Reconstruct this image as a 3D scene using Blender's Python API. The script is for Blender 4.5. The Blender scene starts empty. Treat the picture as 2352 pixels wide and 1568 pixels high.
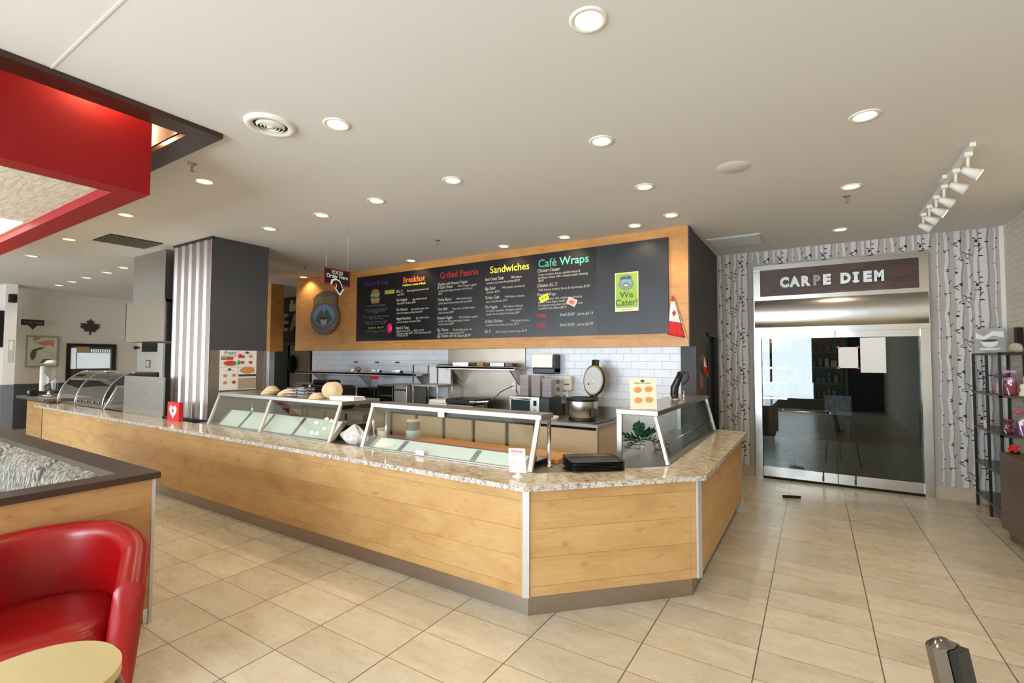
import bpy, bmesh, math, random
from mathutils import Vector, Matrix
random.seed(7)
S = bpy.context.scene
COL = S.collection
PI = math.pi

# ------------------------------------------------------------------ camera
CAM_H = 1.7125
cd = bpy.data.cameras.new('camera')
cam = bpy.data.objects.new('camera', cd); COL.objects.link(cam)
p, y, r = math.radians(2.2054), math.radians(-32.1768), math.radians(0.21045)
Fv = Vector((math.sin(y)*math.cos(p), math.cos(y)*math.cos(p), math.sin(p)))
Rv = Vector((math.cos(y), -math.sin(y), 0)); Uv = Rv.cross(Fv)
R2 = math.cos(r)*Rv + math.sin(r)*Uv; U2 = -math.sin(r)*Rv + math.cos(r)*Uv
cam.matrix_world = Matrix(((R2.x, U2.x, -Fv.x, 0), (R2.y, U2.y, -Fv.y, 0), (R2.z, U2.z, -Fv.z, CAM_H), (0, 0, 0, 1)))
cd.sensor_width = 36; cd.lens = 1103.888/2352*36; cd.clip_start = 0.05; cd.clip_end = 200
S.camera = cam

# ------------------------------------------------------------------ world and daylight
W = bpy.data.worlds.new('world'); S.world = W; W.use_nodes = True
W.node_tree.nodes['Background'].inputs[0].default_value = (0.86, 0.93, 1.0, 1)
W.node_tree.nodes['Background'].inputs[1].default_value = 2.2
S.view_settings.view_transform = 'Standard'; S.view_settings.look = 'None'
S.view_settings.gamma = 1; S.view_settings.exposure = -0.02
S.view_settings.use_curve_mapping = False

def daylight(name, loc, sx, sz, power):
    d = bpy.data.lights.new(name, 'AREA'); d.shape = 'RECTANGLE'; d.size = sx; d.size_y = sz
    d.energy = power; d.color = (0.80, 0.91, 1.0)
    o = bpy.data.objects.new(name, d); COL.objects.link(o)
    o.location = loc; o.rotation_euler = (PI/2+.18, 0, 0)      # faces +Y, into the room
    return o
YB = -4.2                                                   # rear window wall
daylight('daylight', (-13.0, YB-.15, 1.65), 6.6, 2.6, 230)
daylight('daylight', (-6.2, YB-.15, 1.65), 6.0, 2.6, 520)
daylight('daylight', (-1.35, YB-.15, 1.65), 2.6, 2.6, 390)

# ------------------------------------------------------------------ materials
def lin(c):
    return tuple(((v/255)/12.92 if v/255 <= .04045 else ((v/255+.055)/1.055)**2.4) for v in c)
MATS = {}
def nt(name):
    m = bpy.data.materials.new(name); m.use_nodes = True
    t = m.node_tree; b = t.nodes['Principled BSDF']
    return m, t, b
def mat(name, c, rough=.6, metal=0.0, spec=.5, emit=0, alpha=1, coat=0, noise=0, nscale=20, trans=0):
    if name in MATS: return MATS[name]
    m, t, b = nt(name)
    L = lin(c)
    b.inputs['Base Color'].default_value = (*L, 1)
    b.inputs['Roughness'].default_value = rough; b.inputs['Metallic'].default_value = metal
    b.inputs['Specular IOR Level'].default_value = spec
    b.inputs['Coat Weight'].default_value = coat; b.inputs['Coat Roughness'].default_value = .08
    b.inputs['Transmission Weight'].default_value = trans
    if emit:
        b.inputs['Emission Color'].default_value = (*L, 1); b.inputs['Emission Strength'].default_value = emit
    tc = t.nodes.new('ShaderNodeTexCoord'); n = t.nodes.new('ShaderNodeTexNoise')
    n.inputs['Scale'].default_value = nscale; n.inputs['Detail'].default_value = 4
    t.links.new(tc.outputs['Object'], n.inputs['Vector'])
    if not emit:
        mx = t.nodes.new('ShaderNodeMixRGB'); mx.blend_type = 'MULTIPLY'
        mx.inputs['Color1'].default_value = (*L, 1)
        cr = t.nodes.new('ShaderNodeValToRGB')
        k = 1-(noise if noise else .05)
        cr.color_ramp.elements[0].position = .3; cr.color_ramp.elements[0].color = (k, k, k, 1)
        cr.color_ramp.elements[1].position = .7; cr.color_ramp.elements[1].color = (1, 1, 1, 1)
        t.links.new(n.outputs['Fac'], cr.inputs[0]); t.links.new(cr.outputs[0], mx.inputs['Color2'])
        mx.inputs['Fac'].default_value = 1; t.links.new(mx.outputs[0], b.inputs['Base Color'])
    MATS[name] = m
    return m

def N(t, typ, **kw):
    n = t.nodes.new(typ)
    for k, v in kw.items():
        setattr(n, k, v)
    return n
def math_node(t, op, a, b=None, c=None):
    n = N(t, 'ShaderNodeMath', operation=op)
    for i, v in enumerate((a, b, c)):
        if v is None: continue
        if isinstance(v, (int, float)): n.inputs[i].default_value = v
        else: t.links.new(v, n.inputs[i])
    return n.outputs[0]
def mapping(t, scale=(1, 1, 1), src='Object', rot=(0, 0, 0), loc=(0, 0, 0)):
    tc = N(t, 'ShaderNodeTexCoord'); mp = N(t, 'ShaderNodeMapping')
    mp.inputs['Scale'].default_value = scale; mp.inputs['Rotation'].default_value = rot; mp.inputs['Location'].default_value = loc
    t.links.new(tc.outputs[src], mp.inputs['Vector'])
    return mp.outputs[0]
def noise(t, vec, scale, detail=4, rough=.5, dist=0):
    n = N(t, 'ShaderNodeTexNoise'); n.inputs['Scale'].default_value = scale; n.inputs['Detail'].default_value = detail
    n.inputs['Roughness'].default_value = rough; n.inputs['Distortion'].default_value = dist
    t.links.new(vec, n.inputs['Vector']); return n.outputs['Fac']
def ramp(t, fac, stops):
    n = N(t, 'ShaderNodeValToRGB'); e = n.color_ramp.elements
    while len(e) < len(stops): e.new(.5)
    for i, (pos, c) in enumerate(stops):
        e[i].position = pos; e[i].color = (*c, 1) if len(c) == 3 else c
    t.links.new(fac, n.inputs[0]); return n.outputs[0]
def mixc(t, fac, a, b, mode='MIX'):
    n = N(t, 'ShaderNodeMixRGB', blend_type=mode)
    for i, v in enumerate((fac, a, b)):
        if isinstance(v, (int, float)): n.inputs[i].default_value = v
        elif isinstance(v, tuple): n.inputs[i].default_value = (*v, 1)
        else: t.links.new(v, n.inputs[i])
    return n.outputs[0]
def bump(t, b, h, strength=.2, dist=.01):
    n = N(t, 'ShaderNodeBump'); n.inputs['Strength'].default_value = strength; n.inputs['Distance'].default_value = dist
    t.links.new(h, n.inputs['Height']); t.links.new(n.outputs[0], b.inputs['Normal'])

def floor_mat():
    m, t, b = nt('floor_tile')
    tc = N(t, 'ShaderNodeTexCoord'); sp = N(t, 'ShaderNodeSeparateXYZ'); t.links.new(tc.outputs['Object'], sp.inputs[0])
    sx, sy = .6027, .3082
    u = math_node(t, 'DIVIDE', math_node(t, 'ADD', sp.outputs[0], 2.1207+60*sx), sx)
    v = math_node(t, 'DIVIDE', math_node(t, 'ADD', sp.outputs[1], -2.6408+60*sy), sy)
    fu, fv = math_node(t, 'FRACT', u), math_node(t, 'FRACT', v)
    du = math_node(t, 'MULTIPLY', math_node(t, 'MINIMUM', fu, math_node(t, 'SUBTRACT', 1, fu)), sx)
    dv = math_node(t, 'MULTIPLY', math_node(t, 'MINIMUM', fv, math_node(t, 'SUBTRACT', 1, fv)), sy)
    gu = math_node(t, 'LESS_THAN', du, .0034); gv = math_node(t, 'LESS_THAN', dv, .0019)
    g = math_node(t, 'MAXIMUM', gu, gv)
    cb = N(t, 'ShaderNodeCombineXYZ'); t.links.new(math_node(t, 'FLOOR', u), cb.inputs[0]); t.links.new(math_node(t, 'FLOOR', v), cb.inputs[1])
    wn = N(t, 'ShaderNodeTexWhiteNoise'); t.links.new(cb.outputs[0], wn.inputs['Vector'])
    off = N(t, 'ShaderNodeVectorMath', operation='MULTIPLY_ADD')
    t.links.new(wn.outputs['Color'], off.inputs[0]); off.inputs[1].default_value = (9, 9, 9); t.links.new(tc.outputs['Object'], off.inputs[2])
    st = N(t, 'ShaderNodeVectorMath', operation='MULTIPLY'); t.links.new(off.outputs[0], st.inputs[0]); st.inputs[1].default_value = (1.1, 2.6, 1)
    n1 = noise(t, st.outputs[0], 1.5, 6, .6, .4)
    n2 = noise(t, st.outputs[0], 7, 6, .65, .2)
    base = ramp(t, n1, [(.22, lin((182, 166, 138))), (.5, lin((212, 200, 178))), (.78, lin((224, 216, 198)))])
    c = mixc(t, .3, base, ramp(t, n2, [(.25, lin((190, 174, 148))), (.72, lin((226, 218, 200)))]))
    hv = ramp(t, wn.outputs['Value'], [(0, (.90, .90, .90)), (1, (1.04, 1.03, 1.02))])
    c = mixc(t, 1, c, hv, 'MULTIPLY')
    c = mixc(t, math_node(t, 'MULTIPLY', g, .88), c, lin((84, 64, 42)))
    t.links.new(c, b.inputs['Base Color'])
    b.inputs['Roughness'].default_value = .3; b.inputs['Specular IOR Level'].default_value = .42
    t.links.new(ramp(t, n2, [(.2, (.22,)*3), (.8, (.36,)*3)]), b.inputs['Roughness'])
    bump(t, b, math_node(t, 'SUBTRACT', 1, g), .5, .001)
    return m
def wood_mat(name, light, mid, dark, plank=.19, joint=1.22, zoff=0, grain=1.0, rough=.42, vert='Z', seam=.55):
    m, t, b = nt(name)
    tc = N(t, 'ShaderNodeTexCoord'); sp = N(t, 'ShaderNodeSeparateXYZ'); t.links.new(tc.outputs['Object'], sp.inputs[0])
    zc = sp.outputs[2] if vert == 'Z' else sp.outputs[1]
    along = math_node(t, 'ADD', sp.outputs[0], 0) if vert != 'XY' else sp.outputs[0]
    if vert == 'Z': along = math_node(t, 'ADD', sp.outputs[0], sp.outputs[1])
    row = math_node(t, 'DIVIDE', math_node(t, 'ADD', zc, 20*plank+zoff), plank)
    fr = math_node(t, 'FRACT', row)
    g = math_node(t, 'LESS_THAN', math_node(t, 'MINIMUM', fr, math_node(t, 'SUBTRACT', 1, fr)), .009)
    cb = N(t, 'ShaderNodeCombineXYZ')
    t.links.new(math_node(t, 'ADD', math_node(t, 'MULTIPLY', math_node(t, 'FLOOR', row), 3.7), math_node(t, 'MULTIPLY', along, .8)), cb.inputs[0])
    t.links.new(math_node(t, 'MULTIPLY', zc, 1.6), cb.inputs[1])
    n1 = noise(t, cb.outputs[0], 2.6*grain, 5, .55, .6)
    cb2 = N(t, 'ShaderNodeCombineXYZ')
    t.links.new(math_node(t, 'ADD', math_node(t, 'MULTIPLY', math_node(t, 'FLOOR', row), 5.1), math_node(t, 'MULTIPLY', along, .35)), cb2.inputs[0])
    t.links.new(math_node(t, 'MULTIPLY', zc, 9), cb2.inputs[1])
    n2 = noise(t, cb2.outputs[0], 9*grain, 6, .65, 1.2)
    n3 = noise(t, cb.outputs[0], 8.5*grain, 3, .5, .3)
    c = ramp(t, n1, [(.3, dark), (.47, mid), (.62, light)])
    c = mixc(t, .55, c, ramp(t, n2, [(.3, mid), (.6, light)]))
    c = mixc(t, ramp(t, n3, [(.6, (0,)*3), (.74, (.5,)*3)]), c, dark)
    c = mixc(t, math_node(t, 'MULTIPLY', g, seam), c, tuple(v*.45 for v in dark))
    if joint:
        fj = math_node(t, 'FRACT', math_node(t, 'DIVIDE', math_node(t, 'ADD', along, 40*joint), joint))
        gj = math_node(t, 'LESS_THAN', fj, .0035)
        c = mixc(t, math_node(t, 'MULTIPLY', gj, .3), c, tuple(v*.5 for v in dark))
    t.links.new(c, b.inputs['Base Color'])
    b.inputs['Roughness'].default_value = rough
    bump(t, b, n2, .05, .002)
    return m
def granite_mat():
    m, t, b = nt('granite')
    v = mapping(t)
    n1 = noise(t, v, 5, 7, .62, 1.6); n2 = noise(t, v, 26, 6, .65, .5); n3 = noise(t, v, 70, 3, .5)
    c = ramp(t, n1, [(.3, lin((122, 94, 66))), (.44, lin((186, 162, 126))), (.58, lin((212, 200, 178))), (.72, lin((176, 160, 132)))])
    c = mixc(t, .55, c, ramp(t, n2, [(.33, lin((96, 74, 56))), (.47, lin((198, 182, 154))), (.62, lin((226, 218, 200)))]))
    c = mixc(t, ramp(t, n3, [(.30, (1,)*3), (.38, (0,)*3)]), c, lin((58, 46, 40)))
    t.links.new(c, b.inputs['Base Color']); b.inputs['Roughness'].default_value = .11
    b.inputs['Specular IOR Level'].default_value = .55
    return m
def granite_edge_mat():
    m, t, b = nt('granite_edge')
    v = mapping(t)
    n2 = noise(t, v, 28, 6, .7, .8); n3 = noise(t, v, 80, 3, .5)
    c = ramp(t, n2, [(.36, lin((128, 114, 102))), (.48, lin((190, 182, 172))), (.64, lin((214, 209, 202)))])
    c = mixc(t, ramp(t, n3, [(.32, (1,)*3), (.4, (0,)*3)]), c, lin((70, 58, 56)))
    t.links.new(c, b.inputs['Base Color']); b.inputs['Roughness'].default_value = .25
    return m
def steel_mat(name, c, rough, stretch=(1, 1, 30), wob=.05):
    m, t, b = nt(name)
    v = mapping(t, stretch)
    n = noise(t, v, 6, 3, .5)
    n2 = noise(t, mapping(t, (1, 1, 1)), 1.6, 2, .5)
    b.inputs['Metallic'].default_value = 1
    t.links.new(ramp(t, n, [(.3, tuple(x*.96 for x in lin(c))), (.7, lin(c))]), b.inputs['Base Color'])
    t.links.new(ramp(t, n, [(.3, (rough*.95,)*3), (.7, (rough*1.05,)*3)]), b.inputs['Roughness'])
    bump(t, b, n2, wob, .05)
    return m
def glass_mat(name, tint=(.93, .97, .95), rmin=.07, rmax=1.0, ior=1.5):
    m = bpy.data.materials.new(name); m.use_nodes = True; t = m.node_tree
    t.nodes.remove(t.nodes['Principled BSDF'])
    tr = N(t, 'ShaderNodeBsdfTransparent'); tr.inputs[0].default_value = (*tint, 1)
    gl = N(t, 'ShaderNodeBsdfGlossy'); gl.inputs['Roughness'].default_value = .0; gl.inputs[0].default_value = (1, 1, 1, 1)
    ge = N(t, 'ShaderNodeNewGeometry'); dt = N(t, 'ShaderNodeVectorMath', operation='DOT_PRODUCT')
    t.links.new(ge.outputs['Normal'], dt.inputs[0]); t.links.new(ge.outputs['Incoming'], dt.inputs[1])
    sch = math_node(t, 'POWER', math_node(t, 'SUBTRACT', 1, math_node(t, 'ABSOLUTE', dt.outputs['Value'])), 5)
    f = math_node(t, 'MULTIPLY_ADD', math_node(t, 'MULTIPLY_ADD', sch, .96, .04), rmax, rmin)
    mx = N(t, 'ShaderNodeMixShader'); t.links.new(f, mx.inputs[0]); t.links.new(tr.outputs[0], mx.inputs[1]); t.links.new(gl.outputs[0], mx.inputs[2])
    t.links.new(mx.outputs[0], t.nodes['Material Output'].inputs[0])
    return m
def tile_mat():
    m, t, b = nt('subway_tile')
    tc = N(t, 'ShaderNodeTexCoord'); sp = N(t, 'ShaderNodeSeparateXYZ'); t.links.new(tc.outputs['Object'], sp.inputs[0])
    cb = N(t, 'ShaderNodeCombineXYZ'); t.links.new(math_node(t, 'ADD', sp.outputs[0], sp.outputs[1]), cb.inputs[0]); t.links.new(sp.outputs[2], cb.inputs[1])
    br = N(t, 'ShaderNodeTexBrick'); t.links.new(cb.outputs[0], br.inputs['Vector'])
    br.inputs['Scale'].default_value = 1; br.inputs['Brick Width'].default_value = .2; br.inputs['Row Height'].default_value = .1
    br.inputs['Mortar Size'].default_value = .004; br.inputs['Mortar Smooth'].default_value = .6
    br.inputs['Color1'].default_value = (*lin((206, 208, 212)), 1); br.inputs['Color2'].default_value = (*lin((200, 202, 207)), 1)
    br.inputs['Mortar'].default_value = (*lin((184, 186, 191)), 1)
    t.links.new(br.outputs['Color'], b.inputs['Base Color']); b.inputs['Roughness'].default_value = .22
    bump(t, b, math_node(t, 'SUBTRACT', 1, br.outputs['Fac']), .6, .004)
    return m
def brick_paint_mat():
    m, t, b = nt('painted_brick')
    tc = N(t, 'ShaderNodeTexCoord'); sp = N(t, 'ShaderNodeSeparateXYZ'); t.links.new(tc.outputs['Object'], sp.inputs[0])
    cb = N(t, 'ShaderNodeCombineXYZ'); t.links.new(sp.outputs[1], cb.inputs[0]); t.links.new(sp.outputs[2], cb.inputs[1])
    br = N(t, 'ShaderNodeTexBrick'); t.links.new(cb.outputs[0], br.inputs['Vector'])
    br.inputs['Scale'].default_value = 1; br.inputs['Brick Width'].default_value = .21; br.inputs['Row Height'].default_value = .075
    br.inputs['Mortar Size'].default_value = .006; br.inputs['Mortar Smooth'].default_value = .4
    br.inputs['Color1'].default_value = (*lin((226, 216, 196)), 1); br.inputs['Color2'].default_value = (*lin((220, 210, 190)), 1)
    br.inputs['Mortar'].default_value = (*lin((212, 202, 182)), 1)
    t.links.new(br.outputs['Color'], b.inputs['Base Color']); b.inputs['Roughness'].default_value = .7
    bump(t, b, math_node(t, 'SUBTRACT', 1, br.outputs['Fac']), .6, .006)
    return m
def fabric_mat():
    m, t, b = nt('patterned_fabric')
    v = mapping(t, (1, 1, 1))
    f1 = noise(t, mapping(t, (1, 1, .32), rot=(0, .5, 0)), 46, 2, .4, 1.2)
    f2 = noise(t, mapping(t, (1, 1, .32), rot=(0, -.5, 0)), 46, 2, .4, 1.2)
    tc = N(t, 'ShaderNodeTexCoord'); sp = N(t, 'ShaderNodeSeparateXYZ'); t.links.new(tc.outputs['Object'], sp.inputs[0])
    k = math_node(t, 'GREATER_THAN', math_node(t, 'FRACT', math_node(t, 'MULTIPLY', sp.outputs[0], 5)), .5)
    f3 = N(t, 'ShaderNodeMix'); t.links.new(k, f3.inputs[0]); t.links.new(f1, f3.inputs[2]); t.links.new(f2, f3.inputs[3])
    c = ramp(t, f3.outputs[0], [(.40, lin((58, 54, 48))), (.5, lin((104, 99, 88))), (.64, lin((156, 150, 136)))])
    t.links.new(c, b.inputs['Base Color']); b.inputs['Roughness'].default_value = .7
    return m
def leather_mat():
    m, t, b = nt('red_leather')
    v = mapping(t)
    n = noise(t, v, 160, 3, .6)
    n2 = noise(t, v, 4, 2, .5)
    t.links.new(ramp(t, n2, [(.3, lin((136, 5, 8))), (.7, lin((152, 8, 11)))]), b.inputs['Base Color'])
    b.inputs['Roughness'].default_value = .3; b.inputs['Specular IOR Level'].default_value = .5
    bump(t, b, n, .12, .0015)
    return m
def ceil_tile_mat():
    m, t, b = nt('ceiling_tile')
    n = noise(t, mapping(t, (1, 8, 1)), 7, 5, .7, .3)
    tc = N(t, 'ShaderNodeTexCoord'); sp = N(t, 'ShaderNodeSeparateXYZ'); t.links.new(tc.outputs['Object'], sp.inputs[0])
    g = None
    for o, s in ((0, .61), (1, .61)):
        f = math_node(t, 'FRACT', math_node(t, 'DIVIDE', math_node(t, 'ADD', sp.outputs[o], 61), s))
        l = math_node(t, 'LESS_THAN', f, .03); g = l if g is None else math_node(t, 'MAXIMUM', g, l)
    c = ramp(t, n, [(.35, lin((178, 166, 146))), (.6, lin((216, 206, 188)))])
    c = mixc(t, g, c, lin((214, 204, 186)))
    t.links.new(c, b.inputs['Base Color']); b.inputs['Roughness'].default_value = .9
    return m

M_FLOOR = floor_mat()
HL, HM, HD = lin((200, 163, 110)), lin((188, 144, 88)), lin((158, 110, 58))
M_WOOD = wood_mat('honey_plank_laminate', HL, HM, HD, .185, 1.22, -.035)
M_WOODH = wood_mat('honey_plank_header', lin((206, 148, 80)), lin((190, 130, 64)), lin((160, 102, 46)), .2, 2.44, 0)
M_BOOTHW = wood_mat('booth_laminate', lin((186, 142, 94)), lin((172, 124, 74)), lin((148, 100, 56)), .19, 0, 0)
M_DARKW = wood_mat('dark_stained_wood', lin((62, 38, 30)), lin((50, 30, 25)), lin((34, 20, 16)), .5, 0, 0, 1, .35, seam=0)
M_SIGNW = wood_mat('reclaimed_dark_planks', lin((92, 62, 44)), lin((50, 33, 24)), lin((16, 10, 8)), .135, .52, 0, .6)
M_CABW = wood_mat('pale_cabinet_wood', lin((214, 192, 160)), lin((202, 178, 146)), lin((190, 164, 132)), .5, 0, 0, 1, .5, seam=0)
M_BROWN = wood_mat('walnut_laminate', lin((104, 78, 60)), lin((88, 66, 50)), lin((70, 52, 40)), 5, 0, 0, 1, .5, seam=0)
M_BOARD = wood_mat('cutting_board_wood', lin((208, 148, 84)), lin((196, 132, 70)), lin((176, 112, 56)), 5, 0, 0, 1, .45, vert='Y', seam=0)
M_TOP = wood_mat('pale_maple_top', lin((204, 184, 136)), lin((196, 176, 126)), lin((186, 164, 114)), 5, 0, 0, .6, .35, vert='Y', seam=0)
M_GRAN, M_GEDGE = granite_mat(), granite_edge_mat()
M_STEEL = steel_mat('brushed_steel', (196, 192, 186), .3)
M_STEELV = steel_mat('brushed_steel_panel', (200, 196, 190), .24, (30, 30, 1), .12)
M_STEELD = steel_mat('dull_steel', (172, 168, 162), .42, (1, 1, 6), .1)
M_KICK = steel_mat('kick_plate_steel', (176, 166, 154), .42, (1, 1, 20), .05)
M_CORR = steel_mat('galvanised_sheet', (196, 188, 184), .46, (3, 3, .2), .01)
M_CHROME = steel_mat('chrome', (216, 214, 212), .1, (1, 1, 1), .02)
M_GLASS = glass_mat('guard_glass', (.93, .965, .95), .01, 1.25)
M_DGLASS = glass_mat('door_glass', (.80, .85, .84), .0, .75)
M_CLEAR = glass_mat('clear_plastic', (.97, .97, .975), .02, .7)
M_TILE, M_BRICK, M_FABRIC, M_LEATHER, M_CTILE = tile_mat(), brick_paint_mat(), fabric_mat(), leather_mat(), ceil_tile_mat()
M_CEIL = mat('ceiling_paint', (216, 213, 209), .85, noise=.02, nscale=1)
M_WHITE = mat('white_paint', (232, 228, 220), .6)
M_CREAM = mat('cream_paint', (222, 212, 194), .6)
M_BEIGE = mat('beige_wall_paint', (206, 194, 178), .8)
M_GREY = mat('charcoal_paint', (74, 74, 76), .75)
M_GREYD = mat('dark_grey_dado', (72, 70, 70), .5)
M_GREYL = mat('grey_dado', (120, 124, 128), .5)
M_BLACK = mat('black_satin', (20, 19, 19), .4)
M_BLACKM = mat('black_matte', (16, 15, 15), .8)
M_BOARDK = mat('menu_board_black', (22, 21, 22), .34, noise=.2, nscale=3)
M_RED = mat('red_paint', (138, 5, 9), .6, spec=.3)
M_PAPER = mat('white_paper', (240, 238, 234), .6)
M_PLASTW = mat('white_plastic', (236, 232, 224), .35)
M_PLASTB = mat('black_plastic', (22, 21, 21), .35)
M_ALU = mat('aluminium_strip', (196, 196, 198), .4, .4)
M_PULP = mat('pulp_bowl', (198, 174, 140), .8)
M_BULB = mat('lamp_bulb', (255, 226, 170), .3, emit=14)
M_WARM = mat('lamp_reflector', (246, 222, 170), .35, emit=.9)
M_PANEL = mat('light_panel', (236, 255, 252), .3, emit=4)
M_SHOPLIT = mat('shop_light_strip', (225, 250, 255), .3, emit=9)
M_WPAPER = mat('birch_paper_ground', (178, 174, 167), .8)
M_BARK = mat('birch_bark_print', (218, 213, 210), .8, noise=.12, nscale=30)
M_BARKM = mat('birch_mark_print', (52, 48, 50), .8)
M_BARKS = mat('birch_shade_print', (150, 146, 144), .8)
M_FLAGR = mat('flag_red', (206, 34, 30), .7)
M_FLAGW = mat('flag_white', (236, 228, 224), .7)
M_GREEN = mat('leaf_green', (36, 84, 52), .5, noise=.35, nscale=20)

# ------------------------------------------------------------------ geometry helpers
class B:
    def __init__(s): s.bm = bmesh.new()
    def _f(s, vs, faces, mi=0, smooth=False):
        bv = [s.bm.verts.new(v) for v in vs]
        out = []
        for f in faces:
            try: fc = s.bm.faces.new([bv[i] for i in f])
            except ValueError: continue
            fc.material_index = mi; fc.smooth = smooth; out.append(fc)
        return bv
    def box(s, a, b, mi=0, M=None, bev=0):
        x0, x1 = sorted((a[0], b[0])); y0, y1 = sorted((a[1], b[1])); z0, z1 = sorted((a[2], b[2]))
        if bev and min(x1-x0, y1-y0, z1-z0) > 2.2*bev:
            t = bmesh.new(); bmesh.ops.create_cube(t, size=1)
            for v in t.verts: v.co = Vector(((x0+x1)/2+v.co.x*(x1-x0), (y0+y1)/2+v.co.y*(y1-y0), (z0+z1)/2+v.co.z*(z1-z0)))
            bmesh.ops.bevel(t, geom=t.edges[:], offset=bev, segments=2, affect='EDGES', profile=.5)
            s.merge(t, mi, M); return s
        vs = [Vector(c) for c in ((x0,y0,z0),(x1,y0,z0),(x1,y1,z0),(x0,y1,z0),(x0,y0,z1),(x1,y0,z1),(x1,y1,z1),(x0,y1,z1))]
        if M: vs = [M @ v for v in vs]
        s._f(vs, ((3,2,1,0),(4,5,6,7),(0,1,5,4),(1,2,6,5),(2,3,7,6),(3,0,4,7)), mi); return s
    def merge(s, t, mi=0, M=None, smooth=False):
        t.verts.index_update(); vs = [M @ v.co if M else v.co.copy() for v in t.verts]
        fs = [[v.index for v in f.verts] for f in t.faces]
        s._f(vs, fs, mi, smooth); t.free()
    def poly(s, pts, mi=0): s._f([Vector(q) for q in pts], [tuple(range(len(pts)))], mi); return s
    def prism(s, pts, z0, z1, mi=0, M=None, mside=None):
        n = len(pts); mside = mi if mside is None else mside
        a = sum(pts[i][0]*pts[(i+1) % n][1]-pts[(i+1) % n][0]*pts[i][1] for i in range(n))
        if a < 0: pts = pts[::-1]
        vs = [Vector((x, y, z0)) for x, y in pts]+[Vector((x, y, z1)) for x, y in pts]
        if M: vs = [M @ v for v in vs]
        bv = s._f(vs, [tuple(range(n))[::-1], tuple(range(n, 2*n))], mi)
        for i in range(n):
            f = s.bm.faces.new((bv[i], bv[(i+1) % n], bv[n+(i+1) % n], bv[n+i])); f.material_index = mside
        return s
    def tube(s, pts, r, seg=10, mi=0, cap=True, M=None):
        pts = [Vector(q) for q in pts]
        if M: pts = [M @ q for q in pts]
        rs = r if isinstance(r, (list, tuple)) else [r]*len(pts)
        rings = []; up = None
        for i, q in enumerate(pts):
            d = (pts[min(i+1, len(pts)-1)]-pts[max(i-1, 0)]).normalized()
            if up is None: up = Vector((0, 0, 1)) if abs(d.z) < .9 else Vector((1, 0, 0))
            a = d.cross(up).normalized(); b_ = a.cross(d).normalized(); up = b_
            rings.append([s.bm.verts.new(q+rs[i]*(math.cos(2*PI*k/seg)*a+math.sin(2*PI*k/seg)*b_)) for k in range(seg)])
        for i in range(len(rings)-1):
            for k in range(seg):
                f = s.bm.faces.new((rings[i][k], rings[i+1][k], rings[i+1][(k+1) % seg], rings[i][(k+1) % seg])); f.material_index = mi; f.smooth = True
        if cap:
            for rg in (rings[0][::-1], rings[-1]):
                try: f = s.bm.faces.new(rg); f.material_index = mi
                except ValueError: pass
        return s
    def lathe(s, prof, c=(0, 0, 0), seg=24, mi=0, M=None, sx=1, sy=1, smooth=True, a0=0, a1=2*PI):
        c = Vector(c); full = abs(a1-a0-2*PI) < 1e-6; n = seg if full else seg+1
        rings = []
        for rr, z in prof:
            if rr < 1e-6:
                v = c+Vector((0, 0, z)); v = M @ v if M else v; w = s.bm.verts.new(v); rings.append([w]*n)
            else:
                rg = []
                for k in range(n):
                    a = a0+(a1-a0)*k/seg; v = c+Vector((rr*math.cos(a)*sx, rr*math.sin(a)*sy, z)); v = M @ v if M else v; rg.append(s.bm.verts.new(v))
                rings.append(rg)
        for i in range(len(rings)-1):
            for k in range(seg):
                k2 = (k+1) % n; q = []
                for v in (rings[i][k], rings[i][k2], rings[i+1][k2], rings[i+1][k]):
                    if v not in q: q.append(v)
                if len(q) > 2:
                    try: f = s.bm.faces.new(q); f.material_index = mi; f.smooth = smooth
                    except ValueError: pass
        return s
    def ball(s, c, r, mi=0, sc=(1, 1, 1), seg=14, M=None):
        n = 8
        prof = [(r*math.sin(PI*i/n), -r*math.cos(PI*i/n)*sc[2]) for i in range(n+1)]
        return s.lathe(prof, c, seg, mi, M, sc[0], sc[1])
    def grid(s, fn, nu, nv, mi=0, smooth=True, closed_u=False):
        vs = [[s.bm.verts.new(fn(i/nu, j/nv)) for j in range(nv+1)] for i in range(nu if closed_u else nu+1)]
        for i in range(nu):
            for j in range(nv):
                i2 = (i+1) % nu if closed_u else i+1
                try: f = s.bm.faces.new((vs[i][j], vs[i2][j], vs[i2][j+1], vs[i][j+1])); f.material_index = mi; f.smooth = smooth
                except ValueError: pass
        return s
    def text(s, txt, size, M, mi=0, shear=0, align='LEFT', ext=0, sx=1, bold=0):
        cu = bpy.data.curves.new('t', 'FONT'); cu.body = txt; cu.size = size; cu.shear = shear; cu.align_x = align
        cu.extrude = ext; cu.offset = bold; cu.resolution_u = 3
        o = bpy.data.objects.new('t', cu); me = o.to_mesh()
        vs = [M @ Vector((v.co.x*sx, v.co.y, v.co.z)) for v in me.vertices]
        fs = [tuple(pl.vertices) for pl in me.polygons]
        s._f(vs, fs, mi); o.to_mesh_clear(); bpy.data.objects.remove(o); bpy.data.curves.remove(cu)
        return s
    def build(s, name, mats, parent=None, loc=None, rotz=0, world=False, **props):
        """links the collected shapes as one mesh object; world=True means the shapes are in world space under a placed parent"""
        if world and parent is not None:
            W_, q_ = parent.matrix_basis.copy(), parent.parent
            while q_ is not None: W_ = q_.matrix_basis @ W_; q_ = q_.parent
            inv = W_.inverted()
            for v in s.bm.verts: v.co = inv @ v.co
        elif world and loc is not None:
            for v in s.bm.verts: v.co = v.co-Vector(loc)
        bmesh.ops.recalc_face_normals(s.bm, faces=[f for f in s.bm.faces]) if props.pop('fixn', False) else None
        me = bpy.data.meshes.new(name); s.bm.to_mesh(me); s.bm.free()
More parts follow.
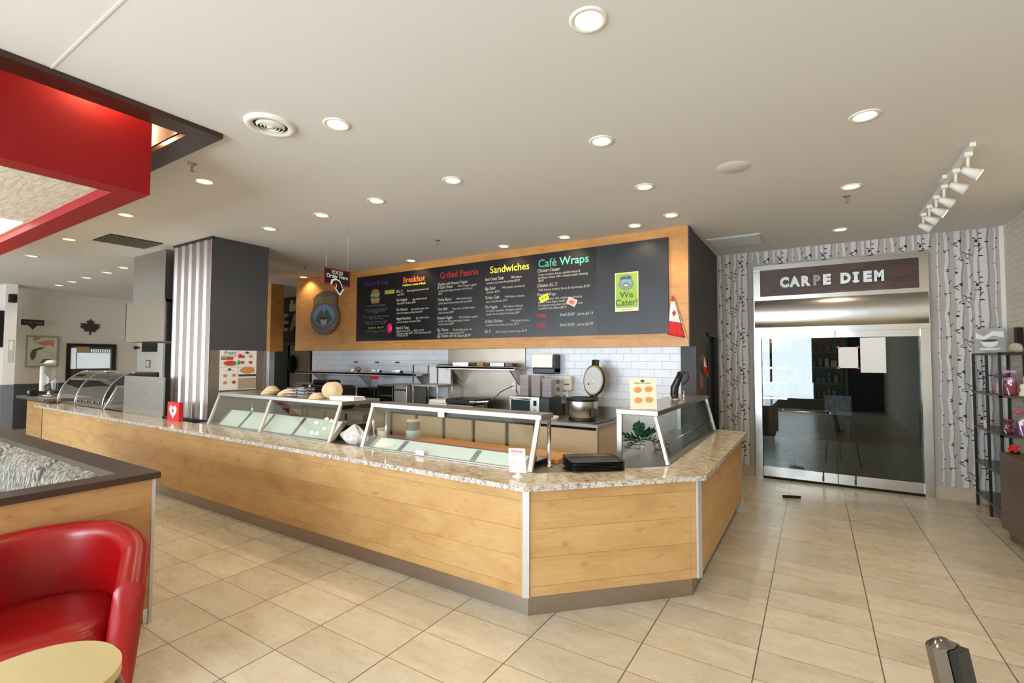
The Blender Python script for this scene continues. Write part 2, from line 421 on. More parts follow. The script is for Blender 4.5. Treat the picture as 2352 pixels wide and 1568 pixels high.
        for m in (mats if isinstance(mats, (list, tuple)) else [mats]): me.materials.append(m)
        o = bpy.data.objects.new(name, me); COL.objects.link(o)
        if parent is not None: o.parent = parent
        if loc is not None: o.location = loc
        if rotz: o.rotation_euler = (0, 0, rotz)
        for k, v in props.items(): o[k] = v
        return o
def root(name, label, cat, loc, rotz=0, group=None, rot=None):
    o = bpy.data.objects.new(name, None); COL.objects.link(o); o.empty_display_size = .1
    o.location = loc; o.rotation_euler = rot or (0, 0, rotz)
    o['label'] = label; o['category'] = cat
    if group: o['group'] = group
    o.matrix_basis = Matrix.LocRotScale(Vector(loc), o.rotation_euler.to_quaternion(), None)
    return o
def single(b, name, mats, label, cat, loc=None, rotz=0, group=None, world=False):
    o = b.build(name, mats, None, loc, rotz, world)
    o['label'] = label; o['category'] = cat
    if group: o['group'] = group
    return o
def copy_tree(o, parent=None):
    c = o.copy(); COL.objects.link(c)
    if parent is not None: c.parent = parent
    for ch in list(o.children): copy_tree(ch, c)
    return c
def struct(b, name, mats, world=True, loc=None):
    o = b.build(name, mats, None, loc); o['kind'] = 'structure'; return o
def frame(o, xd, yd):
    xd = Vector(xd).normalized(); yd = Vector(yd).normalized(); zd = xd.cross(yd)
    return Matrix(((xd.x, yd.x, zd.x, o[0]), (xd.y, yd.y, zd.y, o[1]), (xd.z, yd.z, zd.z, o[2]), (0, 0, 0, 1)))
FRONT = ((1, 0, 0), (0, 0, 1))        # a plane whose face looks to -Y
SIDE = ((0, 1, 0), (0, 0, 1))         # a plane whose face looks to +X
LEAF = [(0, 1.0), (.13, .75), (.27, .82), (.22, .36), (.45, .58), (.52, .45), (.78, .52), (.68, .25), (.80, .17), (.42, -.14), (.47, -.32), (.05, -.27), (.05, -.65)]
LEAF = LEAF+[(-x, yy) for x, yy in LEAF[::-1][:-1]]

# ================================================================== THE SHELL
CE = 3.35
XL, XR, YW = -16.3, 1.95, 8.03
struct(B().box((XL-1, -14, -.1), (9, 18, 0)), 'floor', M_FLOOR)

LIGHTS = [  # x, y
 (-.894, 2.10), (-2.79, 2.13), (-4.74, 2.19), (-6.62, 2.24), (-8.66, 2.30), (-10.59, 2.37),
 (-1.32, 3.34), (-2.77, 3.37), (-3.80, 3.40), (-4.71, 3.42), (-5.77, 3.44),
 (-10.52, 3.56), (-11.39, 3.60), (-12.49, 3.62), (-13.41, 3.65), (-14.31, 3.67),
 (-1.33, 4.45), (-1.34, 5.49), (-1.82, 5.69), (-2.79, 5.74), (-3.76, 5.75), (-5.63, 5.80), (-8.59, 5.84),
 (.312, 3.915), (.319, 5.46), (.30, 7.19)]
def ceiling():
    bm = bmesh.new()
    def loop(pts):
        vs = [bm.verts.new((x, yy, CE)) for x, yy in pts]
        for i in range(len(vs)): bm.edges.new((vs[i], vs[(i+1) % len(vs)]))
    loop([(XL, YB), (XR, YB), (XR, YW+.05), (XL, YW+.05)])
    loop([(-10.2, -1.2), (-3.80, -1.2), (-3.80, 1.62), (-10.2, 1.62)])
    for x, yy in LIGHTS:
        loop([(x+.066*math.cos(2*PI*k/20), yy+.066*math.sin(2*PI*k/20)) for k in range(20)])
    bmesh.ops.triangle_fill(bm, use_beauty=True, use_dissolve=False, edges=bm.edges[:])
    for f in bm.faces:
        if f.normal.z > 0: f.normal_flip()
    b = B(); b.merge(bm)
    b.box((-3.78, .852, CE-.003), (XR, .862, CE))                  # control joint strip
    o = struct(b, 'ceiling', M_CEIL)
    # roof slab of the recess around the red bulkhead
    b = B(); b.box((-10.3, -1.3, 3.95), (-3.7, 1.72, 4.0)); b.box((-3.80, -1.2, CE), (-3.76, 1.62, 3.95)); b.box((-10.2, 1.62, CE), (-3.8, 1.66, 3.95))
    b.box((-10.24, -1.2, CE), (-10.2, 1.62, 3.95)); b.box((-10.2, -1.24, CE), (-3.8, -1.2, 3.95))
    struct(b, 'ceiling_recess', M_CEIL)
    # slab above the plane so that no daylight leaks round the lamp cans
    struct(B().box((XL-.2, YB-.2, 4.02), (XR+.2, YW+.3, 4.1)), 'ceiling_slab', M_BLACKM)
ceiling()

# right wall of painted brick
b = B(); b.box((XR, YB, 0), (XR+.15, YW+.15, 4.0)); struct(b, 'wall_right', M_BRICK)
b = B(); b.box((XR-.04, YW-.04, 0), (XR, YW, CE)); struct(b, 'trim_1', M_WHITE)
# left far wall
b = B(); b.box((XL-.15, YB, 1.09), (XL, YW, 4.0)); b.box((XL-.15, YB, 0), (XL, YW, 1.09), 1); struct(b, 'wall_left', [M_BEIGE, M_GREYD])
# rear wall with shop windows (behind the camera)
def rear():
    b = B()
    op = [(-16.2, -9.8), (-9.3, -3.1), (-2.7, -.05)]
    b.box((XL, YB-.12, 3.0), (XR, YB, 4.0)); b.box((XL, YB-.12, 0), (XR, YB, .35))
    xs = [XL]+[v for o_ in op for v in o_]+[XR]
    for i in range(0, len(xs), 2): b.box((xs[i], YB-.12, .35), (xs[i+1], YB, 3.0))
    struct(b, 'wall_rear', M_GREY)
    n = 1
    for x0, x1 in op:
        b = B(); k = max(2, round((x1-x0)/1.35)); 
        for i in range(k+1):
            x = x0+(x1-x0)*i/k; b.box((x-.035, YB-.09, .35), (x+.035, YB-.02, 3.0))
        for z in (.38, 2.97): b.box((x0, YB-.09, z-.035), (x1, YB-.02, z+.035))
        struct(b, 'window_%d' % n, M_GREYL); n += 1
rear()

# birch papered end wall round the glass doors
DX0, DX1, DZ = -.76, 1.25, 3.12          # outside of the steel frame
def birch():
    b = B(); z0 = .16
    def panel(x0, x1, za, zb, mi=0, y=YW): b.poly([(x0, y, za), (x1, y, za), (x1, y, zb), (x0, y, zb)], mi)
    b.box((-1.30, YW, 0), (DX0+.05, YW+.15, 4.0)); b.box((DX1-.05, YW, 0), (XR, YW+.15, 4.0)); b.box((DX0+.05, YW, DZ-.05), (DX1-.05, YW+.15, 4.0))
    def clear(x, z): return not (DX0-.0 < x < DX1+.0 and z < DZ+.0)
    P, Q = .53, .545
    rnd = random.Random(3)
    trunks = [(.0, .086, .005), (.10, .022, .004), (.185, .044, .007), (.298, .068, .008), (.39, .038, .008), (.462, .046, .009)]
    marks = {}
    for ti, (ox, w, wob) in enumerate(trunks):
        L = []
        for k in range(6 if w > .05 else 4):
            L.append((rnd.uniform(0, Q), rnd.choice((-1, 1)), rnd.uniform(.3, .6), rnd.uniform(.006, .013)))
        marks[ti] = L
    ncol = int((XR+1.3)/P)+2
    for c in range(ncol):
        for ti, (ox, w, wob) in enumerate(trunks):
            X0 = -1.27+.03+c*P+ox-.16
            if X0-w/2 < -1.27 or X0+w/2 > XR-.045: continue
            def cx(z): return X0+wob*math.sin(2*PI*z/Q+ti*1.9)+wob*.5*math.sin(4*PI*z/Q+ti)
            z = z0
            dz = Q/10
            while z < CE-.001:
                zb = min(z+dz, CE)
                if clear(X0-w/2, z) and clear(X0+w/2, z) or z >= DZ:
                    b.poly([(cx(z)-w/2, YW-.0012, z), (cx(z)+w/2, YW-.0012, z), (cx(zb)+w/2, YW-.0012, zb), (cx(zb)-w/2, YW-.0012, zb)], 1)
                    b.poly([(cx(z)+w*.28, YW-.0018, z), (cx(z)+w/2, YW-.0018, z), (cx(zb)+w/2, YW-.0018, zb), (cx(zb)+w*.33, YW-.0018, zb)], 3)
                z = zb
            r_ = 0
            while r_*Q+z0 < CE:
                for (mz, sd, ln, th) in marks[ti]:
                    z = z0+r_*Q+mz
                    if z > CE-.03 or not (clear(X0-w/2-.01, z-.02) and clear(X0+w/2+.01, z-.02)): continue
                    xe = cx(z)+sd*w/2
                    b.poly([(xe+sd*.006, YW-.0025, z-th*.4), (xe-sd*ln*w, YW-.0025, z+th*.1), (xe-sd*ln*w*.6, YW-.0025, z+th), (xe+sd*.006, YW-.0025, z+th*.8)][::(1 if sd > 0 else -1)], 2)
                z = z0+r_*Q
                def q(pts):
                    pts = [(X0+a, YW-.003, z+h) for a, h in pts]
                    if all(w_[2] < CE-.005 for w_ in pts) and all(clear(w_[0], w_[2]) for w_ in pts) and all(-1.265 < w_[0] < XR-.045 for w_ in pts): b.poly(pts, 2)
                if ti == 3:      # bird and side branches
                    q([(-.075, .32), (-.03, .295), (.0, .265), (-.008, .26), (-.035, .285)])
                    q([(-.03, .29), (.0, .345), (.025, .36), (.032, .32), (.02, .31), (.0, .335)])
                    q([(.03, .20), (.12, .15), (.14, .13), (.12, .14), (.03, .19)])
                    q([(-.02, .08), (.0, .12), (.03, .14), (.0, .105)])
                if ti == 4: q([(.0, .42), (.035, .46), (.038, .455), (.005, .41)]); q([(.0, .1), (-.03, .14), (-.034, .135), (-.004, .09)])
                if ti == 5:
                    q([(-.012, .30), (.012, .30), (.014, .33), (0, .345), (-.014, .33)]); q([(.015, .19), (.055, .235), (.058, .228), (.02, .175)])
                    q([(-.02, .25), (.018, .25), (.018, .262), (-.02, .262)])
                if ti == 2: q([(.01, .36), (.04, .40), (.044, .395), (.014, .35)]); q([(-.01, .2), (-.03, .24), (-.034, .235), (-.014, .19)])
                r_ += 1
    struct(b, 'wall_back', [M_WPAPER, M_BARK, M_BARKM, M_BARKS])
    for n, (x0, x1) in (('left', (-1.27, DX0)), ('right', (DX1, XR))):
        b = B(); b.box((x0, YW-.012, 0), (x1, YW, .155)); struct(b, 'baseboard_'+n, mat('baseboard_tile', (196, 180, 156), .4, noise=.15, nscale=6))
birch()

# ------------------------------------------------ kitchen walls
b = B()
b.box((-8.65, 6.12, 0), (-1.39, 6.24, 1.96))
b.box((-11.9, 6.12, 0), (-10.16, 6.24, 1.96))
struct(b, 'wall_kitchen', M_TILE)
b = B()                                                            # plank clad bulkheads over the kitchen
b.box((-9.05, 6.0, 1.885), (-1.27, 6.24, 4.0), 0); struct(b, 'wall_header', M_WOODH)
b = B(); b.box((-13.2, 6.0, 1.885), (-9.95, 6.3, 4.0)); struct(b, 'wall_header_left', M_WOODH)
# charcoal side wall with its dark doorway
b = B()
b.box((-1.39, 6.10, 0), (-1.21, 6.24, 1.885)); 
b.box((-1.39, 6.24, 0), (-1.27, 7.12, 4.0)); b.box((-1.39, 7.12, 2.1), (-1.27, 8.03, 4.0)); b.box((-1.39, 7.98, 0), (-1.27, 8.03, 2.1))
b.box((-1.27, 6.012, 1.885), (-1.258, 6.24, 4.0))
struct(b, 'wall_kitchen_side', M_GREY)
b = B(); b.box((-1.36, 7.12, 0), (-1.255, 7.16, 2.1)); b.box((-1.36, 7.95, 0), (-1.255, 7.99, 2.1)); b.box((-1.36, 7.12, 2.06), (-1.255, 7.99, 2.1)); b.box((-1.355, 7.16, 0), (-1.33, 7.95, 2.06))
struct(b, 'door_1', M_BLACK)
# hallway wall with the letters
b = B(); b.box((-13.2, 7.6, 0), (-12.6, 7.72, 4.0)); b.box((-12.6, 7.6, 2.16), (-8.0, 7.72, 4.0)); b.box((-10.5, 7.6, 0), (-8.0, 7.72, 2.16)); struct(b, 'wall_hall', M_GREY)
b = B(); b.box((-12.62, 7.56, 0), (-11.72, 7.66, 2.16)); b.box((-11.72, 7.56, 2.08), (-10.6, 7.66, 2.16)); b.box((-10.78, 7.56, 0), (-10.68, 7.66, 2.16))
d = struct(b, 'door_2', M_BLACK)
b = B(); b.box((-11.72, 7.62, 0), (-10.78, 7.68, 2.08), 0); b.box((-10.98, 7.60, 0), (-10.97, 7.621, 2.08), 1)
o = b.build('door_leaf', [M_CREAM, M_BEIGE], d)
# small white kitchen wall on the far left
b = B(); b.box((XL, 5.9, 0), (-14.72, 6.05, 4.0)); struct(b, 'wall_kitchen_left', M_WHITE)
b = B(); b.box((-14.72, 5.95, 0), (-11.9, 6.05, 4.0)); struct(b, 'wall_kitchen_dark', M_BLACKM)
b = B(); b.box((-15.6, 2.97, 1.13), (-15.0, 3.16, CE)); b.box((-15.6, 2.97, 0), (-15.0, 3.16, 1.13), 1); struct(b, 'wall_pillar', [M_WHITE, M_GREYL])
# corridor outside the glass doors
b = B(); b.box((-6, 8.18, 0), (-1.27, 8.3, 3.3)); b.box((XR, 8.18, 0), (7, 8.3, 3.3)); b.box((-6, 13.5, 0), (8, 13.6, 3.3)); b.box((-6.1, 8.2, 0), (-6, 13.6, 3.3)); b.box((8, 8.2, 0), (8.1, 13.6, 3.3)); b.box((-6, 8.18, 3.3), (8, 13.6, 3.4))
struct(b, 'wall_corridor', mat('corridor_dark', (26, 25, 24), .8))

# ------------------------------------------------ steel door surround and sign
def door():
    d = root('door_3', '', '', (.245, 8.03, 0)); 
    for k in ('label', 'category'): del d[k]
    d['kind'] = 'structure'
    Y0 = 7.97
    b = B()
    b.box((-.755, Y0, 0), (-.665, YW+.15, 3.12)); b.box((1.155, Y0, 0), (1.25, YW+.15, 3.12))
    b.box((-.755, Y0-.006, 3.05), (1.25, YW+.1, 3.12)); b.box((-.755, Y0-.006, 2.60), (1.25, YW+.1, 2.66))
    b.box((-.755, Y0-.02, 2.13), (1.25, YW+.1, 2.2))
    b.build('door_frame', M_STEELV, d, world=True)
    b = B(); b.box((-.665, 8.0, 2.66), (1.155, 8.06, 3.05)); b.build('sign_board', M_SIGNW, d, world=True, label='dark plank sign board')
    # bowed steel hood
    b = B()
    def f(u, v):
        bul = math.sin(PI*v)**.6*.05+.02
        return Vector((-.74+u*1.975, Y0-bul, 2.2+.40*v))
    b.grid(f, 16, 10); 
    b.build('transom_panel', M_STEELV, d, world=True)
    b = B(); s = .30
    for ch, x in zip('CARPEDIEM', (-.35, -.222, -.094, .044, .162, .378, .495, .62, .746)):
        M = frame((x, 7.985, 2.79), *FRONT)
        b.text(ch, .185, M, 0 if ch != 'P' else 1, 0, 'CENTER', .012, .84 if ch not in 'EIM' else (.74 if ch == 'M' else .95), .012)
        if ch == 'I':
            for zz in (-.002, .108): b.box((-.036, zz-.002, -.0125), (.036, zz+.026, .0125), 0, M)
    b.build('sign_letters', [mat('sign_letter_white', (236, 244, 244), .35), mat('sign_letter_grey', (150, 154, 152), .4)], d, world=True, label='white block letters reading CARPE DIEM')
    for i, (x0, x1) in enumerate(((-.66, .243), (.252, 1.155))):
        b = B(); b.box((x0, 8.0, .035), (x1, 8.05, .17)); b.box((x0, 8.0, 2.04), (x1, 8.05, 2.13))
        rl = b.build('door_rail', M_STEELV, d, world=True)
        b = B(); b.box((x0+.002, 8.018, .17), (x1-.002, 8.03, 2.04)); b.build('door_pane', M_DGLASS, d, world=True)
        b = B(); xx = -.0 if i == 0 else .42
        xx = (.075, .44)[i]
        b.box((xx-.012, 7.985, .05), (xx+.012, 8.0, .12)); b.box((xx-.006, 7.975, .11), (xx+.012, 7.99, .19)); b.build('floor_bolt', M_BLACK, d, world=True)
    b = B(); b.tube([(-.45, 7.95, 1.0), (.17, 7.95, 1.0)], .012); b.tube([(.12, 7.95, 1.0), (.12, 8.02, 1.0)], .014); b.tube([(-.4, 7.95, 1.0), (-.4, 8.02, 1.0)], .014); b.ball((.17, 7.95, 1.0), .02)
    b.build('door_handle', M_CHROME, d, world=True)
    b = B(); b.box((-.66, 8.0, 0), (1.155, 8.1, .03)); b.build('threshold', M_BLACKM, d, world=True)
door()
single(B().box((.279, 8.008, 1.62), (.50, 8.014, 1.905)), 'paper_notice', M_PAPER, 'smaller square white paper notice with pink corner tape on the glass doors', 'notice', None)
single(B().box((.526, 8.008, 1.56), (.80, 8.014, 2.032)), 'paper_notice', M_PAPER, 'larger white paper sheet taped high on the right glass door', 'notice', None)
for cx, cz, w_ in ((.279, 1.62, 'lower left'), (.50, 1.62, 'lower right'), (.279, 1.905, 'upper left'), (.50, 1.905, 'upper right')):
    single(B().box((cx-.016, 8.005, cz-.012), (cx+.016, 8.008, cz+.012)), 'corner_tape', mat('pink_tape', (235, 60, 120), .5), 'pink tape at the %s corner of the smaller door notice' % w_, 'tape', None, 0, 'pink tape pieces on the door notice')

# corridor contents seen through the glass
def shopfront():
    t = root('shop_display', 'lit shop display with bright shelves across the corridor behind the glass doors', 'shop display', (-1.0, 12.6, 0))
    b = B(); b.box((-1.7, 12.5, 0), (.55, 12.6, .12)); b.box((-1.7, 13.2, 0), (.55, 13.25, 2.5)); b.box((-1.75, 12.5, 0), (-1.7, 13.25, 2.5)); b.box((.55, 12.5, 0), (.6, 13.25, 2.5)); b.box((-1.7, 12.5, 2.4), (.55, 13.25, 2.5))
    b.build('display_case', mat('display_dark_wood', (96, 80, 54), .6), t, world=True)
    for z in (.85, 1.2, 1.55, 1.9):
        bb = B(); bb.box((-1.68, 12.75, z), (.53, 13.2, z+.03)); bb.build('display_shelf', mat('display_shelf', (140, 110, 60), .5), t, world=True)
        if z < 1.8:
            bb = B(); bb.box((-1.6, 12.73, z-.02), (-.55, 12.75, z+.02)); bb.build('light_strip', M_SHOPLIT, t, world=True)
    rnd = random.Random(5)
    cols = [(180, 150, 60), (60, 110, 70), (150, 60, 40), (90, 120, 140), (200, 190, 160), (130, 110, 50)]
    for z in (.88, 1.23, 1.58, 1.93):
        b = B()
        x = -1.6
        while x < .45:
            w = rnd.uniform(.05, .12); h = rnd.uniform(.1, .26); b.box((x, 12.85, z), (x+w, 13.0, z+h), rnd.randrange(6), bev=.01); x += w+rnd.uniform(.01, .05)
        b.build('goods', [mat('goods_%s' % n, c, .5) for n, c in zip(('ochre', 'green', 'rust', 'blue', 'cream', 'olive'), cols)], t, world=True, kind='stuff')
shopfront()
def lamp(name, typ, loc, e, col=(1, .8, .55), size=.05, rot=None, spot=None, parent=None):
    d = bpy.data.lights.new(name, typ); d.energy = e; d.color = col
    if typ == 'SPOT': d.spot_size = spot; d.spot_blend = .6; d.shadow_soft_size = size
    elif typ == 'POINT': d.shadow_soft_size = size
    else: d.size = size
    o = bpy.data.objects.new(name, d); COL.objects.link(o); o.location = loc
    if rot: o.rotation_euler = rot
    if parent is not None: o.parent = parent
    return o
lamp('shop_lamp', 'POINT', (-.8, 12.9, 2.35), 25, (.9, 1, 1), .2)
def easel():
    t = root('easel_sign', 'small easel sign with grey picture board standing in the dark corridor', 'sign', (.33, 9.7, 0))
    b = B(); b.box((-.20, -.03, .82), (.17, -.01, 1.14)); b.build('picture_board', mat('easel_print', (134, 130, 142), .5, noise=.6, nscale=9), t)
    b = B(); b.tube([(-.12, 0, 1.15), (-.2, .05, 0)], .012); b.tube([(.1, 0, 1.15), (.28, -.02, 0)], .012); b.tube([(0, 0, 1.15), (.02, .4, 0)], .012); b.tube([(-.17, 0, .78), (.17, 0, .78)], .012)
    b.build('easel_legs', M_BLACK, t)
easel()
single(B().prism([(-.1, -.02), (.1, -.006), (.1, .006), (-.1, .02)], 0, .03), 'door_wedge', M_BLACKM, 'black rubber door wedge lying on the tiles in front of the glass doors', 'wedge', (-.27, 7.02, 0), .35)

# ================================================================== CEILING THINGS
def downlight(x, yy, label, on=True):
    t = root('downlight', label, 'ceiling light', (x, yy, CE), 0, 'recessed downlights')
    return t
def row_name(i):
    names = ['nearest and largest recessed downlight, top right of centre', 'second downlight of the front row, right of the round vent',
     'recessed downlight beside the sprinkler near the dark framed opening', 'recessed downlight just right of the red bulkhead corner',
     'recessed downlight left of the dark ceiling grille', 'leftmost downlight of the front row, near the red bulkhead edge',
     'recessed downlight right of centre in front of the menu wall', 'recessed downlight above the middle of the long counter',
     'recessed downlight left of the middle of the second row', 'recessed downlight above and right of the grey column',
     'recessed downlight nearest the grey column', 'rightmost recessed downlight of the small group beyond the dark grille',
     'second downlight from the right in the group beyond the dark grille', 'middle downlight in the far group before the leaf wall',
     'second farthest downlight before the maple leaf wall', 'farthest recessed downlight before the maple leaf wall',
     'recessed downlight out from the end of the menu header', 'recessed downlight near the top right corner of the menu header',
     'recessed downlight close above the right end of the menu header', 'recessed downlight above the wraps column of the menu board',
     'recessed downlight above the sandwiches column of the menu board', 'recessed downlight above the breakfast column of the menu board',
     'recessed downlight above the oval logo at the left end of the header', 'recessed downlight right of the blank round ceiling plate',
     'recessed downlight behind the right hand sprinkler', 'recessed downlight right before the birch papered wall']
    return names[i]
proto = None
for i, (x, yy) in enumerate(LIGHTS):
    if proto is None:
        proto = downlight(x, yy, row_name(i))
        b = B(); b.lathe([(.064, 0), (.068, -.006), (.086, -.008), (.092, -.003), (.092, 0)], (0, 0, 0), 32); b.build('trim_ring', M_WHITE, proto)
        b = B(); b.lathe([(.065, -.003), (.062, .02), (.052, .06), (.04, .10), (.0, .105)], (0, 0, 0), 28); b.build('reflector', M_WARM, proto)
        b = B(); b.lathe([(0, .03), (.026, .034), (.033, .045), (.03, .07), (.02, .1)], (0, 0, 0), 20); b.build('bulb', M_BULB, proto)
        l = lamp('downlight_lamp', 'SPOT', (0, 0, .012), 23, (1, .80, .53), .03, None, math.radians(125), proto)
        t = proto
    else:
        t = copy_tree(proto); t.location = (x, yy, CE); t['label'] = row_name(i)
def round_vent():
    t = root('air_vent', 'round white ceiling air diffuser with concentric rings', 'vent', (-3.19, 1.89, CE))
    b = B(); b.lathe([(.11, -.004), (.118, -.02), (.15, -.022), (.165, -.01), (.168, 0)], seg=40); b.build('outer_ring', M_WHITE, t)
    b = B(); b.lathe([(0, -.002), (.112, -.002)], seg=32); b.build('duct', M_BLACKM, t)
    for k, r_ in enumerate((.088, .066, .044)):
        b = B(); b.lathe([(r_+.006, -.006), (r_-.006, -.026), (r_-.009, -.024), (r_+.003, -.004)], seg=32); b.build('ring', M_WHITE, t)
    b = B(); b.lathe([(0, -.026), (.022, -.024), (.03, -.006)], seg=24); b.build('centre_cap', M_WHITE, t)
round_vent()
b = B(); b.lathe([(0, -.006), (.125, -.006), (.137, 0)], seg=36)
single(b, 'ceiling_plate', M_CEIL, 'blank round white cover plate on the ceiling near the track lights', 'cover plate', (-.555, 4.39, CE))
def sprinkler(x, yy, label, proto=[]):
    if not proto:
        t = root('sprinkler', label, 'sprinkler', (x, yy, CE), 0, 'fire sprinklers')
        b = B(); b.lathe([(.034, 0), (.03, -.008), (.012, -.01), (.01, -.035), (.006, -.04)], seg=16); b.build('cup', M_STEELD, t)
        b = B(); b.tube([(-.012, 0, -.03), (-.014, 0, -.05), (0, 0, -.065)], .003, 6); b.tube([(.012, 0, -.03), (.014, 0, -.05), (0, 0, -.065)], .003, 6); b.lathe([(0, -.064), (.018, -.065), (.018, -.068), (0, -.07)], seg=12); b.build('deflector', M_STEELD, t)
        proto.append(t)
    else:
        t = copy_tree(proto[0]); t.location = (x, yy, CE); t['label'] = label
sprinkler(-4.39, 1.93, 'grey fire sprinkler beside the dark framed ceiling opening')
sprinkler(.30, 5.76, 'grey fire sprinkler before the birch wall on the right')
sprinkler(-4.345, 4.98, 'grey fire sprinkler above the menu board, mid ceiling')
sprinkler(-7.55, 5.16, 'grey fire sprinkler behind the grey column')
def grille():
    t = root('return_grille', 'dark rectangular ceiling return grille by the steel column', 'vent', (-8.1, 2.78, CE))
    b = B(); b.box((-.31, -.3, -.008), (.31, .3, 0), 1)
    for k in range(18): b.box((-.30, -.29+k*.034, -.012), (.30, -.275+k*.034, -.004), 0)
    b.build('slats', [mat('grille_metal', (120, 108, 96), .6), M_BLACKM], t)
    t = root('air_diffuser', 'flat white rectangular ceiling diffuser in front of the birch wall', 'vent', (-.885, 7.15, CE))
    b = B(); b.box((-.33, -.30, -.012), (.33, .30, 0)); b.build('frame', mat('diffuser_frame', (206, 204, 200), .6), t)
    b = B()
    for k in range(16): b.box((-.30, -.27+k*.034, -.018), (.30, -.252+k*.034, -.012))
    b.build('louvres', mat('diffuser_louvre', (186, 190, 190), .6), t)
grille()
def track():
    t = root('track_light', 'white ceiling track with six swivel spotlight heads by the brick wall', 'track light', (1.03, 5.9, CE))
    b = B(); b.box((-.018, -1.08, -.03), (.018, 1.0, 0)); b.build('rail', M_WHITE, t)
    b = B(); b.box((-.05, -.36, -.03), (-.02, -.22, 0)); b.build('feed_box', M_WHITE, t)
    for k, yy in enumerate((-.93, -.55, -.12, .22, .55, .87)):
        on = k in (0, 3)
        b = B(); b.box((-.025, yy-.035, -.06), (.025, yy+.035, -.028), bev=.004); b.tube([(0, yy, -.06), (.0, yy, -.15)], .012, 8)
        d = Vector((.85, -.05, -.55)).normalized(); c = Vector((.0, yy, -.17))
        b.tube([c-d*.045, c, c+d*.02, c+d*.075], [.022, .03, .034, .044], 16)
        h = b.build('spot_head', M_WHITE, t)
        b = B(); b.tube([c+d*.0755, c+d*.078], [.040, .040], 16); b.build('lens', M_BULB if on else M_WARM if False else (M_BULB if on else mat('lens_off', (200, 196, 186), .3)), h)
        if on: 
            q = d.to_track_quat('-Z', 'Y').to_euler()
            lamp('track_lamp', 'SPOT', tuple(c+d*.09), 45, (1, .78, .45), .04, tuple(q), math.radians(95), t)
track()
# dark frame round the ceiling opening and the red bulkhead that hangs in it
def frame_box():
    b = B(); z0, z1 = CE-.035, CE+.012
    b.box((-3.80, -1.38, z0), (-3.62, 1.79, z1)); b.box((-10.4, 1.62, z0), (-3.80, 1.79, z1)); b.box((-10.4, -1.38, z0), (-10.2, 1.62, z1)); b.box((-10.2, -1.38, z0), (-3.80, -1.2, z1))
    struct(b, 'trim_2', M_DARKW)
    t = root('ceiling_bulkhead', 'red painted bulkhead box hanging inside the dark framed ceiling opening', 'bulkhead', (-7.0, .2, 2.86))
    x0, x1, y0, y1, z = -10.08, -3.93, -1.08, 1.465, 2.86
    w = .165
    b = B()
    b.box((x1-w, y0, z), (x1, y1, 3.8)); b.box((x0, y0, z), (x0+w, y1, 3.8)); b.box((x0+w, y1-w, z), (x1-w, y1, 3.8)); b.box((x0+w, y0, z), (x1-w, y0+w, 3.8))
    b.build('red_casing', M_RED, t, world=True)
    b = B(); b.box((x0+w, y0+w, z+.07), (x1-w, y1-w, z+.1)); b.build('ceiling_tiles', M_CTILE, t, world=True)
    for px in (-5.97, -8.4):
        for k in range(2):
            b = B(); b.box((px-.6-.61*k, .67, z+.06), (px-.01-.61*k, 1.27, z+.069)); b.build('light_panel', M_PANEL, t, world=True)
    for (x, yy) in ((-3.862, 1.13), (-4.45, 1.545), (-6.6, 1.545)):
        lamp('cove_lamp', 'POINT', (x, yy, 3.50), 9, (1, .68, .38), .03)
frame_box()

# ================================================================== COLUMN, STEEL BOXES
def column():
    t = root('clad_column', 'square column with corrugated steel front and charcoal side', 'column', (-7.315, 3.65, 0))
    b = B(); b.box((-7.83, 3.29, 0), (-6.79, 4.03, 3.35)); b.build('core', M_GREYD, t, world=True)
    # trapezoid ribbed sheet on the front
    b = B(); prof = []
    x = -7.84; n = 5; pw = (1.05)/n
    for k in range(n):
        xx = x+k*pw
        prof += [(xx, 3.245), (xx+.03, 3.245), (xx+.05, 3.27), (xx+pw-.02, 3.27)]
    prof += [(x+1.05, 3.245), (x+1.07, 3.245)]
    for i in range(len(prof)-1):
        a, c = prof[i], prof[i+1]; b.poly([(a[0], a[1], .9), (c[0], c[1], .9), (c[0], c[1], 3.33), (a[0], a[1], 3.33)])
        for q in range(1, 6):
            if c[0]-a[0] > .1:
                xx = a[0]+(c[0]-a[0])*q/6; b.box((xx-.003, 3.266, .9), (xx+.003, 3.27, 3.33))
    b.build('corrugated_front', M_CORR, t, world=True)
    b = B(); b.box((-6.79, 3.25, 1.83), (-6.77, 4.03, 3.35)); b.build('side_panel', M_GREY, t, world=True, label='charcoal side panel')
    b = B(); b.box((-6.79, 3.25, .9), (-6.768, 4.03, 1.83)); b.box((-6.775, 4.0, .9), (-6.76, 4.03, 1.83)); b.build('splash_panel', M_STEELD, t, world=True, label='stainless splash panel')
    b = B(); b.box((-7.86, 3.24, 3.32), (-6.76, 3.27, 3.35)); b.build('top_trim', M_BLACK, t, world=True)
column()
def hoods():
    t = root('exhaust_hood', 'stainless steel exhaust hood of two stacked boxes left of the column', 'hood', (-8.6, 3.5, 1.97))
    b = B(); b.box((-9.27, 3.27, 2.60), (-8.16, 4.3, 3.35)); b.build('duct_cover', M_STEELD, t, world=True)
    b = B(); b.box((-9.2, 3.16, 1.97), (-7.95, 3.2, 2.58)); b.box((-9.2, 3.16, 1.97), (-9.18, 4.3, 2.58)); b.box((-7.97, 3.2, 1.97), (-7.95, 4.3, 2.58)); b.box((-9.2, 3.2, 2.54), (-7.95, 4.3, 2.58)); b.box((-9.18, 3.2, 1.99), (-7.97, 4.3, 2.0))
    b.build('hood_box', M_STEELV, t, world=True, label='bright stainless lower hood box')
hoods()

